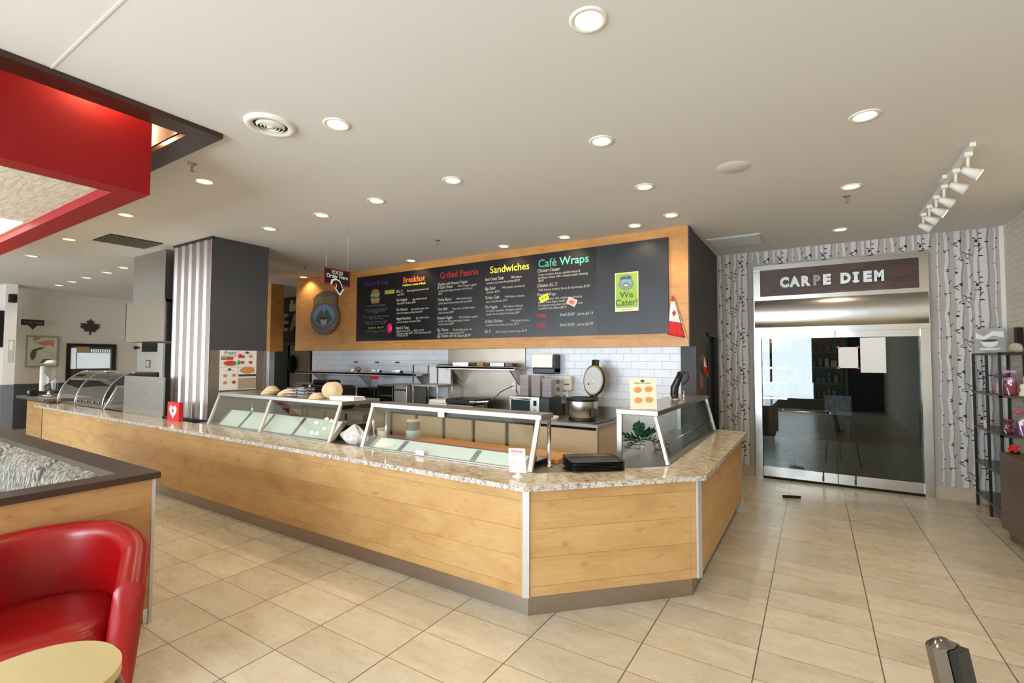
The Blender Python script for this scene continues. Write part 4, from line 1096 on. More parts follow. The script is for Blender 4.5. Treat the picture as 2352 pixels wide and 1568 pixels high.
# ovens and racks under the long shelf
t = box_thing('countertop_oven', 'black countertop oven on legs under the long wall shelf', 'oven', (-6.55, 5.5, .99), (-6.12, 5.95, 1.24), M_PLASTB)
b = B(); b.box((-6.50, 5.485, 1.02), (-6.2, 5.5, 1.2)); b.build('oven_door', M_BLACK, t, world=True)
for x in (-6.5, -6.17): b = B(); b.tube([(x, 5.55, .95), (x, 5.55, .99)], .015, 8); b.tube([(x, 5.9, .95), (x, 5.9, .99)], .015, 8); b.build('feet', M_STEEL, t, world=True)
t = root('plate_cabinet', 'open steel cabinet with brown goods under the right end of the long shelf', 'cabinet', (-5.85, 5.7, .95))
b = B(); b.box((-6.06, 5.5, .95), (-6.04, 5.95, 1.30)); b.box((-5.72, 5.5, .95), (-5.70, 5.95, 1.30)); b.box((-6.06, 5.5, 1.28), (-5.70, 5.95, 1.30)); b.box((-6.04, 5.5, 1.12), (-5.72, 5.95, 1.14)); b.box((-6.04, 5.93, .95), (-5.72, 5.95, 1.28), 1); b.build('casing', [M_STEEL, M_BLACKM], t, world=True)
t = box_thing('steel_urn', 'grey perforated steel cabinet beside the open plate cabinet', 'cabinet', (-5.68, 5.5, .951), (-5.40, 5.95, 1.299), M_STEELD)
b = B()
for i in range(5):
    for j in range(2): b.box((-5.65+i*.05, 5.492, 1.22-j*.22), (-5.62+i*.05, 5.5, 1.25-j*.22))
b.build('vent_slots', M_BLACKM, t, world=True)
b = B(); b.box((-5.86, 5.45, 1.302), (-5.41, 5.9, 1.318)); single(b, 'steel_tray', M_STEEL, 'flat steel tray on top of the cabinets left of the white panel', 'tray')
# white boxes, grill, toaster oven
for k, (lab, z, dx) in enumerate((('lower white cardboard box beside the grill', .95, 0), ('upper white cardboard box on top of the stack beside the grill', 1.075, .02))):
    b = B(); b.box((-.17+dx, -.12, 0), (.16+dx, .12, .12 if k == 0 else .05), bev=.003); b.box((-.17+dx, -.122, (.10 if k == 0 else .035)), (.16+dx, -.12, (.103 if k == 0 else .037)))
    single(b, 'cardboard_box', M_PAPER, lab, 'box', (-4.72, 5.55, z), .08, 'white boxes beside the grill')
def grill():
    t = root('contact_grill', 'black and steel contact grill with raised handle in front of the splashback', 'grill', (-4.2, 5.65, .95))
    b = B(); b.box((-.33, -.2, .02), (.12, .22, .12), bev=.01); b.box((-.28, -.205, .03), (.08, -.2, .09), 1); b.build('base', [M_STEEL, M_BLACKM], t)
    b = B(); b.box((-.36, -.22, .13), (.16, .22, .20), bev=.015); b.build('lid', M_PLASTB, t)
    b = B(); b.tube([(.10, -.24, .17), (.35, -.26, .19), (.38, -.2, .19)], .016, 8); b.build('handle', M_CHROME, t)
    b = B(); b.box((.3, -.18, .0), (.36, .0, .2), bev=.01); b.build('stand', M_PLASTB, t)
    b = B(); b.tube([(.3, .05, .2), (.33, .2, .3), (.4, .42, .38), (.42, .455, .36)], .006, 6); b.tube([(.42, .455, .36), (.5, .4, .2), (.52, .2, .02)], .006, 6); b.build('power_cord', M_PLASTB, t)
grill()
b = B(); b.box((0, 0, 0), (.07, .02, .11), bev=.003); single(b, 'wall_outlet', M_PLASTW, 'small outlet on the steel splashback with the grill plugged in', 'outlet', (-3.83, 6.08, 1.27))
def toaster_oven():
    t = root('toaster_oven', 'silver toaster oven with black sides and glass door under stacked tubs', 'oven', (-3.22, 5.72, .95))
    b = B(); b.box((-.29, -.17, .015), (.3, .2, .27), bev=.01); b.build('body', M_PLASTB, t)
    b = B(); b.box((-.30, -.185, .01), (.16, -.168, .275), bev=.004); b.build('front', M_STEEL, t)
    b = B(); b.box((-.27, -.192, .04), (.02, -.185, .23)); b.build('door_glass', mat('oven_glass', (46, 60, 66), .08), t)
    b = B(); b.tube([(-.27, -.215, .245), (.02, -.215, .245)], .009, 8); b.tube([(-.25, -.215, .245), (-.25, -.185, .245)], .006, 6); b.tube([(0, -.215, .245), (0, -.185, .245)], .006, 6); b.build('handle', M_CHROME, t)
    for z in (.11, .06): 
        b = B(); b.lathe([(0, .012), (.017, .012), (.018, 0)], (0, 0, 0), 14, 0, frame((.10, -.186, z), *FRONT)); b.build('knob', M_CHROME, t)
    b = B(); b.box((.075, -.188, .16), (.12, -.184, .23)); b.build('display', M_BLACKM, t)
    for sx in (-.25, .25): b = B(); b.lathe([(.014, 0), (.014, .016)], (sx, -.12, 0), 10); b.lathe([(.014, 0), (.014, .016)], (sx, .15, 0), 10); b.build('feet', M_PLASTB, t)
toaster_oven()
for k, (x, lab) in enumerate(((-3.36, 'left stack of clear ribbed tubs on the toaster oven'), (-3.18, 'middle stack of clear ribbed tubs on the toaster oven'), (-3.01, 'right stack of clear ribbed tubs on the toaster oven'))):
    b = B(); prof = [(0, 0)]
    for i in range(13 if k < 2 else 11): prof += [(.068, i*.022), (.078, i*.022+.012), (.079, i*.022+.018)]
    b.lathe(prof, (0, 0, 0), 4, 0, Matrix.Rotation(PI/4, 4, 'Z'), 1.25, 1.25, False); single(b, 'tub_stack', mat('translucent_tub', (206, 196, 198), .25, trans=.45), lab, 'tubs', (x, 5.72, 1.222), 0, 'clear tub stacks on the toaster oven')
def towel():
    t = root('towel_dispenser', 'white and black paper towel dispenser on the tiled wall', 'dispenser', (-3.22, 6.12, 1.66))
    b = B()
    prof = [(0, -.05), (-.02, .10), (-.06, .13), (-.16, .14), (-.19, .12), (-.205, .05), (-.205, -.05)]
    b.prism([(q[0], q[1]) for q in prof], -.17, .15, 0, Matrix(((0, 0, 1, 0), (1, 0, 0, 0), (0, 1, 0, 0), (0, 0, 0, 1)))); b.build('cover', M_PLASTW, t)
    b = B(); b.box((-.165, -.195, -.14), (.18, 0, -.05), bev=.015); b.box((.15, -.18, -.12), (.18, 0, .13), bev=.01); b.build('base', M_PLASTB, t)
towel()
def soap():
    t = root('soap_dispenser', 'cream soap dispenser on the tiled wall left of the rice cooker lid', 'dispenser', (-2.9, 6.12, 1.39))
    b = B(); b.box((-.065, -.09, -.1), (.065, 0, .1), bev=.02); b.build('body', M_CREAM, t); b = B(); b.box((-.04, -.093, -.02), (.04, -.09, .0)); b.build('badge', mat('badge_brown', (120, 92, 60), .5), t)
soap()
b = B(); b.box((-.155, -.004, -.22), (.155, 0, .16))
for i in range(3):
    for j in range(3): b.box((-.13+i*.1, -.006, -.17+j*.11), (-.08+i*.1, -.004, -.11+j*.11), 1)
single(b, 'instruction_sheet', [M_PAPER, mat('print_grey', (150, 146, 150), .6)], 'white instruction sheet with small pictures under the towel dispenser', 'notice', (-3.07, 6.116, 1.33))
def cooker():
    t = root('rice_cooker', 'large steel rice cooker with its round lid standing open', 'rice cooker', (-2.52, 5.70, .951))
    b = B(); b.lathe([(0, 0), (.175, 0), (.18, .015), (.165, .04)], seg=36); b.build('base', M_PLASTB, t)
    b = B(); b.lathe([(.165, .035), (.185, .06), (.195, .22), (.19, .25)], seg=36); b.build('body', M_STEEL, t)
    b = B(); b.lathe([(.19, .245), (.205, .25), (.205, .285), (.18, .29), (.165, .26), (.16, .1), (0, .09)], seg=36); b.build('rim', M_PLASTB, t)
    b = B(); b.box((-.21, -.09, .20), (-.16, .02, .285), bev=.008); b.box((.16, -.12, .05), (.21, -.02, .16), bev=.01); b.build('latch', M_PLASTB, t)
    M = frame((.09, .17, .50), (.93, -.37, 0), (0, 0, 1)) @ Matrix.Rotation(-.08, 4, 'X')
    b = B(); b.lathe([(0, -.02), (.17, -.02), (.185, -.005), (.185, .012), (.17, .02)], (0, 0, 0), 40, 0, M, 1, 1.1)
    b.box((-.05, .18, -.03), (.05, .27, .015), 0, M, .01); b.box((-.05, -.30, -.03), (.05, -.18, .015), 0, M, .01); ld = b.build('lid', M_PLASTB, t)
    b = B(); b.lathe([(.172, .019), (.165, .024), (.155, .021)], (0, 0, 0), 40, 0, M, 1, 1.1); b.build('gasket', mat('gasket_amber', (180, 140, 80), .4), ld)
    b = B(); b.lathe([(0, .024), (.155, .022)], (0, 0, 0), 40, 0, M, 1, 1.1); b.lathe([(0, .035), (.02, .033), (.024, .024)], (.0, -.02, 0), 16, 1, M); b.lathe([(0, .03), (.012, .029), (.012, .024)], (-.07, -.05, 0), 12, 2, M)
    b.build('inner_plate', [mat('lid_inner', (206, 206, 206), .3), M_CREAM, M_BLACK], ld)
    b = B(); b.tube([(.14, .05, .05), (.26, -.2, .03), (.30, -.30, .006), (.33, -.1, .006), (.34, .2, .006), (.34, .36, .05)], .005, 6); b.build('power_cord', M_PLASTB, t)
cooker()
t = root('snack_bag', 'open cream paper bag lying between the tubs and the rice cooker', 'bag', (-2.88, 5.55, .95))
b = B(); b.lathe([(0, 0), (.07, 0), (.085, .03), (.08, .05), (.06, .03), (0, .02)], seg=16, sx=1.2, sy=.8); b.build('bag', M_CREAM, t)
# cash register / slicer behind the left guard
def register():
    t = root('card_terminal', 'grey touch terminal on the rear bench behind the clear containers', 'terminal', (-7.3, 4.9, .95))
    b = B(); b.prism([(0, 0), (.26, 0), (.2, .33), (.1, .38), (0, .2)], -.2, .2, 0, frame((0, 0, 0), (0, 1, 0), (0, 0, 1))); b.build('body', mat('terminal_grey', (150, 144, 128), .5), t)
    b = B(); b.box((-.13, -.012, .22), (.1, .0, .33), 0, Matrix.Rotation(-.45, 4, 'X') @ Matrix.Translation((0, .02, .02))); b.build('screen', M_BLACK, t)
    t = root('black_appliance', 'bulky black kitchen machine with silver label behind the pale bowls', 'appliance', (-6.55, 4.95, .95))
    b = B(); b.box((-.5, -.2, 0), (.42, .2, .36), bev=.05); b.build('body', M_PLASTB, t)
    b = B(); b.box((-.3, -.1, .36), (.1, .15, .44), bev=.03); b.build('hopper', M_PLASTB, t)
    b = B(); b.ball((0, 0, 0), .03, 0, (1, .4, 1.4)); o = b.build('label_plate', mat('silver_badge', (230, 230, 236), .2, .8), t); o.location = (-.22, -.2, .33)
    t = root('rear_bench', 'low steel bench carrying the machines behind the left guard', 'bench', (-6.7, 5.0, 0))
    b = B(); b.box((-.95, -.25, .91), (1.2, .25, .95)); b.build('bench_top', M_STEELD, t)
    for x in (-.9, 1.15):
        for yy in (-.2, .2): b = B(); b.tube([(x, yy, 0), (x, yy, .91)], .02, 8); b.build('leg', M_STEELD, t)
register()
b = B(); b.box((-.10, -.002, -.03), (.10, 0, .03)); single(b, 'red_label', mat('label_red', (186, 24, 30), .5), 'small red label under the long wall shelf', 'label', (-6.37, 5.715, 1.405))

# black handled flag sign etc. on the header
XB0, XB1, ZB0, ZB1 = -7.16, -1.50, 2.045, 3.228
def menu_board():
    t = root('menu_board', 'wide black menu board with coloured headings on the wooden header', 'menu board', ((XB0+XB1)/2, 5.99, ZB0))
    b = B(); b.box((XB0, 5.97, ZB0), (-2.43, 5.998, ZB1)); b.build('printed_panel', M_BOARDK, t, world=True)
    b = B(); b.box((-2.43, 5.965, ZB0), (XB1, 5.998, ZB1)); b.build('blank_panel', mat('chalk_board', (34, 34, 37), .4, noise=.4, nscale=2.5), t, world=True, label='blank dark chalkboard panel')
    H = ZB1-ZB0
    def z(fr): return ZB1-fr*H
    def tx(b, s, x, fr, size, mi=0, sh=.25, al='LEFT', sx=1, bold=0): b.text(s, size, frame((x, 5.9685, z(fr)), *FRONT), mi, sh, al, 0, sx, bold)
    heads = [('Burgers & Fries', -6.64, .15, .105, (74, 34, 112)), ('Breakfast', -5.73, .165, .135, (232, 92, 34)), ('Grilled Paninis', -4.76, .165, .145, (190, 34, 30)), ('Sandwiches', -3.81, .17, .15, (240, 226, 40)), ('Café Wraps', -2.93, .165, .16, (84, 190, 156))]
    for s_, x, fr, sz, co in heads:
        b = B(); tx(b, s_, x, fr, sz, 0, 0, 'CENTER', 1.0 if len(s_) < 12 else .92, .0012)
        b.build('heading', mat('ink_'+s_.split()[0].lower().replace('é', 'e'), co, .6), t, world=True)
    W_ = mat('ink_white', (176, 170, 160), .6); WD = mat('ink_grey', (112, 110, 106), .6); R_ = MATS['ink_grilled']; YL = mat('ink_yellow', (196, 196, 40), .6)
    h, s = .066, .047
    def col(x, rows, nm, mats, shx=.82):
        b = None
        for fr, a, c in rows:
            if b is None or (a and not a.startswith(('& Goat', 'Big Cheese with'))):
                if b is not None: b.build('menu_item', mats, t, world=True)
                b = B()
            if a:
                tx(b, a, x, fr, h, 0, .3, 'LEFT', shx, .001)
            if c:
                off = (len(a)*.0265*shx/.76+.045) if a else .02
                tx(b, c, x+off, fr, s, 0, .25, 'LEFT', shx, .0004)
        b.build('menu_item', mats, t, world=True)
    for fr, a in ((.475, 'Java Joes Premium Burger'), (.53, 'Build your burger your way with any of'), (.56, 'our fresh toppings listed below'), (.585, '$7.49'), (.64, 'Lettuce  Tomato  Onion  Relish  Hot Peppers'), (.67, 'Mustard  Mayo  Ketchup'), (.72, 'Make it a combo with fries and a drink'), (.75, 'Add cheese or bacon extra $1.25'), (.86, 'Double Patty, Fries or Spring Rolls'), (.89, '$3.99')):
        b = B(); tx(b, a, -6.64, fr, .042 if fr > .5 else .052, 0, .2, 'CENTER', .86); b.build('menu_line', WD, t, world=True)
    b = B(); tx(b, 'Extra Dip .75   Gravy .99', -6.64, .81, .042, 1, .2, 'CENTER', .9)
    b.build('menu_line', [WD, YL], t, world=True)
    b = B(); tx(b, 'Available on a variety of Bagels', -5.73, .215, .05, 0, .2, 'CENTER', .86, .001); b.build('subheading', YL, t, world=True)
    col(-6.14, [(.30, 'B.E.L.T:', 'Bacon, egg, lettuce & tomato with'), (.345, '', 'mayo $7.49'), (.43, 'The Original:', 'Egg, cheddar cheese &'), (.475, '', 'Bacon $6.49  No Bacon $5.49'), (.57, 'The Western:', 'Egg, cheddar cheese, onion,'), (.615, '', 'green & red pepper and diced ham $6.49'),
               (.70, 'Veggie Omelette:', 'Egg, cheddar cheese,'), (.745, '', 'green & red pepper and spinach $6.49'), (.835, 'Bagels & Toast:', ''), (.878, '', 'Bagel & Cheese $3.99 ........ With jam $2.99'), (.912, '', 'With peanut butter $3.49 ... With cream cheese $3.89'), (.945, '', 'With butter $1.99')], 'b', [W_], .76)
    col(-5.20, [(.26, 'Chicken with Roasted Veggies', ''), (.305, '& Goat Cheese:', 'With red pepper, eggplant'), (.348, '', 'zucchini, green pepper, hummus and red onions'), (.388, '', '$9.99'), (.475, 'Turkey Bacon:', 'With smoked turkey,'), (.52, '', 'spinach, bacon & swiss cheese with mayo $9.49'),
               (.605, 'Tuna Melt:', 'Tuna, swiss or cheddar cheese,'), (.65, '', 'onion & tomato $8.99'), (.725, 'Roasted Veggie:', 'With red pepper, eggplant,'), (.767, '', 'zucchini, red onions, green pepper, hummus'), (.807, '', 'and goat cheese $8.99'),
               (.89, 'Big Cheese:', 'Big kid grilled cheese with'), (.932, '', 'bacon, swiss & cheddar cheese $7.99'), (.975, 'Big Cheese with No Bacon $6.99', '')], 'g', [W_], .76)
    col(-4.25, [(.262, 'East Coast Tuna:', 'With lettuce,'), (.307, '', 'tomatoes, red onions & cucumbers $9.29'), (.38, 'Egg Salad:', 'With spinach, red onions &'), (.425, '', 'cucumbers $7.99'), (.50, 'Turkey Club:', 'With lettuce, tomatoes,'), (.545, '', 'bacon, mayo & swiss $9.99'),
               (.622, 'The Veggie:', 'With lettuce, tomatoes,'), (.665, '', 'red onions, cucumbers, red pepper, spinach'), (.708, '', 'cheddar & swiss cheese & hummus $8.99'), (.805, 'Grilled Chicken:', 'With spinach, tomato,'), (.847, '', 'cucumber, swiss cheese and mayo $9.49'), (.935, 'B.L.T:', 'Bacon, lettuce, tomato & mayo $6.99')], 's', [W_], .76)
    col(-3.34, [(.225, 'Chicken Caesar:', ''), (.268, '', 'Crispy romaine, bacon, chicken breast &'), (.305, '', 'parmesan cheese with a creamy caesar dressing'), (.342, '', '$9.99'), (.405, 'Chicken B.L.T:', ''), (.452, '', 'With lettuce, tomato, bacon & mayonnaise $9.99'), (.515, 'Power Wrap:', ''),
               (.563, '', 'With edamame, kale, chickpeas, edamame,'), (.60, '', 'quinoa, black beans, lentils, cucumber,'), (.637, '', 'red peppers and green onions topped with'), (.675, '', 'crumbled feta cheese $8.99')], 'c', [W_], .84)
    for fr, a, c in ((.765, 'Soup:', 'Small $3.89   Large $6.19'), (.885, 'Chili:', 'Small $4.89   Large $6.99')):
        b = B(); tx(b, a, -3.34, fr, .08, 1, 0, 'LEFT', .9, .002); tx(b, c, -3.0+.02, fr, .056, 0, .3, 'LEFT', .86, .001); b.build('menu_item', [W_, R_], t, world=True)
    # burger picture
    b = B(); cx, cz = -6.66, z(.33); M = frame((cx, 5.967, cz), *FRONT)
    b.prism([(.11*math.cos(a*PI/12), .05+.09*math.sin(a*PI/12)) for a in range(13)], 0, .001, 0, M)
    b.prism([(-.12, .05), (.12, .05), (.11, .02), (.04, 0), (-.04, .02), (-.12, .0)], 0, .002, 1, M); b.prism([(-.11, .01), (.11, .01), (.11, -.045), (-.11, -.045)], 0, .0015, 2, M)
    b.prism([(-.11, -.04), (.11, -.04), (.115, -.065), (-.115, -.07)], 0, .0018, 1, M); b.prism([(-.11, -.06), (.11, -.06), (.09, -.12), (-.09, -.12)], 0, .001, 0, M)
    b.build('burger_picture', [mat('bun', (170, 96, 66), .6, noise=.2), mat('lettuce', (90, 160, 90), .6), mat('patty', (150, 84, 60), .6, noise=.4, nscale=40)], t, world=True)
    b = B(); b.box((-6.42, 5.966, z(.31)), (-6.18, 5.97, z(.245))); b.text('ON SALE', .055, frame((-6.41, 5.9655, z(.295)), *FRONT), 1); b.build('sale_tag', [mat('tag_olive', (120, 120, 24), .6), mat('tag_yellow', (220, 214, 50), .6)], t, world=True)
menu_board()
b = B(); b.lathe([(0, .002), (.075, .002), (.075, 0)], (0, 0, 0), 22, 0, frame((0, 0, 0), *FRONT), .8, 1.2); single(b, 'round_sticker', mat('hot_pink', (226, 30, 100), .5), 'hot pink round sticker on the lower left of the menu board', 'sticker', (-6.29, 5.967, 2.26))
b = B(); b.box((-.075, -.002, -.045), (.075, 0, .045), 0, Matrix.Rotation(-.35, 4, 'Y')); b.text('NEW', .05, frame((-.055, -.0025, -.03), (1, 0, .35), (-.35, 0, 1)), 1); single(b, 'sticky_note', [mat('note_yellow', (226, 224, 50), .6), mat('print_black', (40, 40, 42), .6)], 'yellow sticky note on the wraps column of the menu board', 'note', (-3.22, 5.967, 2.585))
b = B(); b.box((-.07, -.002, -.05), (.07, 0, .05), 0, Matrix.Rotation(.45, 4, 'Y')); b.box((-.04, -.003, -.03), (.04, -.002, .02), 1, Matrix.Rotation(.45, 4, 'Y')); single(b, 'sticky_note', [mat('note_peach', (238, 200, 170), .6), mat('note_red', (222, 110, 90), .6)], 'peach sticky note with red blot right of the yellow note', 'note', (-2.79, 5.967, 2.51))
def logo(name, cx, cz, s, y0, lab, dark, parent=None):
    t = root(name, lab, 'sign', (cx, y0, cz)); return t
def oval_logo(b, M, s, th):
    el = lambda rx, rz, cz, n=36: [(rx*math.cos(2*PI*k/n)*s, (cz+rz*math.sin(2*PI*k/n))*s) for k in range(n)]
    b.prism(el(1, .78, -.22), 0, th+.0012, 0, M)
    b.prism([(-.78*s, -.1*s), (.78*s, -.1*s), (.82*s, .72*s), (.55*s, .9*s), (.25*s, .97*s), (-.1*s, .98*s), (-.5*s, .88*s), (-.8*s, .70*s)], 0, th, 0, M)
    b.prism(el(.74, .50, -.14), th+.001, th+.0025, 1, M)
    b.prism([(-.62*s, -.3*s), (-.3*s, .06*s), (-.18*s, .16*s), (-.02*s, .0), (.16*s, .14*s), (.26*s, .10*s), (.62*s, -.28*s), (.3*s, -.55*s), (-.3*s, -.55*s)], th+.0025, th+.004, 2, M)
    b.prism([(-.26*s, -.26*s), (.26*s, -.26*s), (.16*s, -.54*s), (-.16*s, -.54*s)], th+.004, th+.006, 3, M)
    b.prism([(.27*s*math.cos(2*PI*k/20), (-.26+.06*math.sin(2*PI*k/20))*s) for k in range(20)], th+.005, th+.008, 4, M)
    b.prism([(-.05*s, -.22*s), (.03*s, -.1*s), (-.03*s, .05*s), (.05*s, .2*s), (.0, .05*s), (.06*s, -.1*s)], th+.005, th+.007, 3, M)
    b.text("JAVA JOE'S", .40*s, M @ Matrix.Translation((-.72*s, .42*s, th+.003)), 5, 0, 'LEFT', 0, .72, .006*s/.45)
    for k, ch in enumerate('A coffee classic & more'):
        a = math.radians(212+k*5.2); px, pz = .87*math.cos(a)*s, (-.22+.645*math.sin(a))*s
        b.text(ch, .12*s, M @ Matrix.Translation((px, pz, th+.002)) @ Matrix.Rotation(a+PI/2, 4, 'Z'), 3, 0, 'CENTER')
LOGO_M = lambda: [mat('logo_ring', (112, 98, 94), .5), mat('logo_blue', (104, 150, 190), .5), mat('logo_green', (76, 92, 76), .5), mat('logo_cream', (190, 184, 172), .5), mat('logo_coffee', (56, 44, 38), .5), mat('logo_yellow', (150, 144, 50), .5)]
t = root('logo_sign', 'oval coffee cup logo sign with arched yellow lettering at the left of the header', 'sign', (-8.06, 5.99, 2.62))
b = B(); oval_logo(b, frame((0, -.02, 0), *FRONT), .43, .03); b.build('logo_plate', LOGO_M(), t)
t = root('cater_sign', 'lime green We Cater! sign on the blank black board', 'sign', (-2.02, 5.964, 2.59))
b = B(); b.box((-.153, -.006, -.25), (.153, 0, .25), 0); b.box((-.143, -.007, -.205), (.143, -.006, .242), 1); b.build('sheet', [mat('cater_border', (226, 226, 190), .6), mat('cater_green', (146, 182, 62), .6)], t)
b = B(); oval_logo(b, frame((-.005, -.008, .125), *FRONT), .098, .001); b.build('logo', [mat('cl_ring', (130, 120, 130), .5), mat('cl_blue', (100, 170, 210), .5), mat('cl_green', (110, 140, 110), .5), mat('cl_cream', (230, 210, 190), .5), mat('cl_coffee', (90, 70, 60), .5), mat('cl_black', (40, 44, 30), .5)], t)
b = B(); b.text('We', .115, frame((0, -.008, -.075), *FRONT), 0, 0, 'CENTER', 0, 1, .001); b.text('Cater!', .115, frame((0, -.008, -.175), *FRONT), 0, 0, 'CENTER', 0, 1, .001); b.text('1-800 CATERING', .022, frame((0, -.008, -.235), *FRONT), 1, 0, 'CENTER'); b.build('lettering', [mat('cater_ink', (58, 72, 66), .6), mat('cater_red', (200, 60, 60), .6)], t)
# hanging FOOD Order Here sign
def order_sign():
    t = root('hanging_sign', 'black and red FOOD Order Here sign with arrow hanging from the ceiling', 'sign', (-4.92, 3.6, 2.66))
    # plate faces the queue, turned a little towards it
    ang = .22
    P0 = Vector((-4.905, 3.62, 0)); 
    R = Matrix.Rotation(0, 4, 'Z')
    M = frame((0, 0, 0), (1, 0, 0), (0, 0, 1))
    w, h = .185, .095
    b = B(); b.box((-w, -.006, -h), (w, .006, h), 0); c = b.build('plate', mat('sign_red', (128, 24, 36), .5), t)
    b = B(); b.box((-w+.02, -.008, -h+.016), (w-.02, -.006, h-.016), 0); b.build('face', M_BLACK, t)
    A = [(-.10, -.05), (-.085, -.0), (-.03, .02), (.03, .0), (.06, -.05), (.07, -.09), (.095, -.085), (.035, -.175), (-.045, -.085), (-.015, -.09), (-.015, -.05), (-.04, -.02), (-.07, -.03), (-.085, -.06)]
    b = B(); b.prism([(x*1.0+.005, z-.035) for x, z in A], .008, .011, 0, M); b.prism([((x-.0)*.78+.006, (z+.07)*.78-.07-.035) for x, z in A], .011, .013, 1, M); b.build('arrow', [M_PAPER, M_BLACK], t)
    b = B(); b.text('FOOD', .056, M @ Matrix.Translation((0, .035, .009)), 0, 0, 'CENTER', 0, 1, .001); b.text('Order Here', .064, M @ Matrix.Translation((0, -.012, .009)), 0, 0, 'CENTER', 0, .95, .001); b.build('lettering', M_PAPER, t)
    for sx in (-.15, .15):
        b = B(); b.tube([(sx, 0, .09), (sx, 0, CE-2.67)], .0015, 5); b.build('wire', M_STEELD, t)
    t.location = (-4.7, 3.63, 2.667); t.rotation_euler = (0, 0, PI/2)
order_sign()
# maple leaf flags
def flag(lab, loc, rotz, w, drop, tilt):
    t = root('maple_leaf_flag', lab, 'flag', loc, rotz, 'small red and white leaf flags')
    b = B(); b.tube([(0, 0, .02), (tilt, 0, -drop*1.22)], .004, 6); b.build('stick', M_CREAM, t)
    def f(u, v):   # u along the height, v across
        z = -drop*u; ww = w*(.08+.92*u)
        x0 = tilt*u*.82
        return Vector((x0-ww*(v)+.0, -.012-.012*math.sin(v*9+u*3)*u, z-.10*drop*(1-v)*u+.0))
    b = B(); b.grid(f, 14, 12); 
    for fc in b.bm.faces:
        c = fc.calc_center_median(); u = -c.z/drop
        fc.material_index = 1 if .12 < u < .68 and True else 0
    fo = b.build('cloth', [M_FLAGR, M_FLAGW], t)
    so = fo.modifiers.new('thickness', 'SOLIDIFY'); so.thickness = .002
    b = B(); s_ = w*.26
    b.prism([(x*s_*.5, yy*s_) for x, yy in LEAF], 0, .002, 0, frame((tilt*.35-w*.22, -.030, -drop*.48), *FRONT) @ Matrix.Rotation(-.1, 4, 'Z')); b.build('leaf', M_FLAGR, t)
flag('large red and white maple leaf flag hanging at the right end of the header', (-1.44, 5.975, 2.50), 0, .21, .47, .16)
flag('small red and white maple leaf flag beside the dark doorway', (-1.235, 6.66, 1.79), -PI/2+PI, .22, .24, .3)
b = B(); b.box((0, 0, 0), (.006, .22, .42), 0); b.box((.006, 0, 0), (.007, .22, .10), 1); single(b, 'door_notice', [mat('notice_grey', (120, 112, 106), .6), mat('notice_red', (180, 84, 84), .6)], 'grey and red notice on the charcoal wall before the dark doorway', 'notice', (-1.27, 6.60, 1.36))

# hallway letters, light and hat
b = B(); M = frame((0, 0, 0), *FRONT)
for k, ch in enumerate('EAT'):
    b.text(ch, .62, M @ Matrix.Translation((k*.40, 0, 0)), 0, 0, 'LEFT', .02, .9, .02)
single(b, 'wall_letters', mat('letter_cream', (186, 182, 170), .6), 'large cream EAT letters on the charcoal hallway wall', 'letters', (-12.02, 7.57, 2.47))
t = root('emergency_light', 'white emergency light unit on the charcoal hallway wall', 'light', (-11.4, 7.58, 3.06))
b = B(); b.box((-.2, -.08, -.1), (.2, 0, .1), bev=.01); b.build('box', M_PLASTW, t)
for x in (-.12, .1): b = B(); b.ball((x, -.05, .15), .055); b.build('lamp_head', M_PLASTW, t)
b = B(); b.lathe([(0, .08), (.12, .07), (.17, .03), (.18, 0)], (0, 0, 0), 24, 0, frame((0, 0, 0), *FRONT), 1, 1.35); single(b, 'hanging_hat', M_BLACKM, 'black round hat hanging on the door frame in the hallway', 'hat', (-11.5, 7.56, 1.58))

# ================================================================== FAR LEFT
b = B(); M = frame((0, 0, 0), *SIDE); b.prism([(x*.26, yy*.26) for x, yy in LEAF], 0, .03, 0, M)
single(b, 'maple_leaf_sign', mat('leaf_brown', (58, 40, 38), .6), 'dark maple leaf cut-out on the beige far wall', 'sign', (XL+.005, 4.82, 2.5))
t = root('arrow_sign', 'small dark Pizza Here sign with arrow beside the white pillar', 'sign', (XL+.6, 3.58, 2.56))
b = B(); b.box((-.01, -.2, -.07), (.01, .2, .07)); b.prism([(-.08, -.07), (.08, -.07), (.0, -.17)], -.01, .01, 0, frame((0, 0, 0), *SIDE)); b.build('plate', mat('plum_sign', (60, 36, 42), .5), t)
b = B(); b.text('Pizza Here', .075, frame((.011, -.16, -.02), *SIDE), 0, .2); b.build('lettering', mat('ink_grey', (136, 134, 130), .6), t)
for yy in (-.17, .17): b = B(); b.tube([(0, yy, .07), (0, yy, CE-2.56)], .0015, 5); b.build('wire', M_STEELD, t)
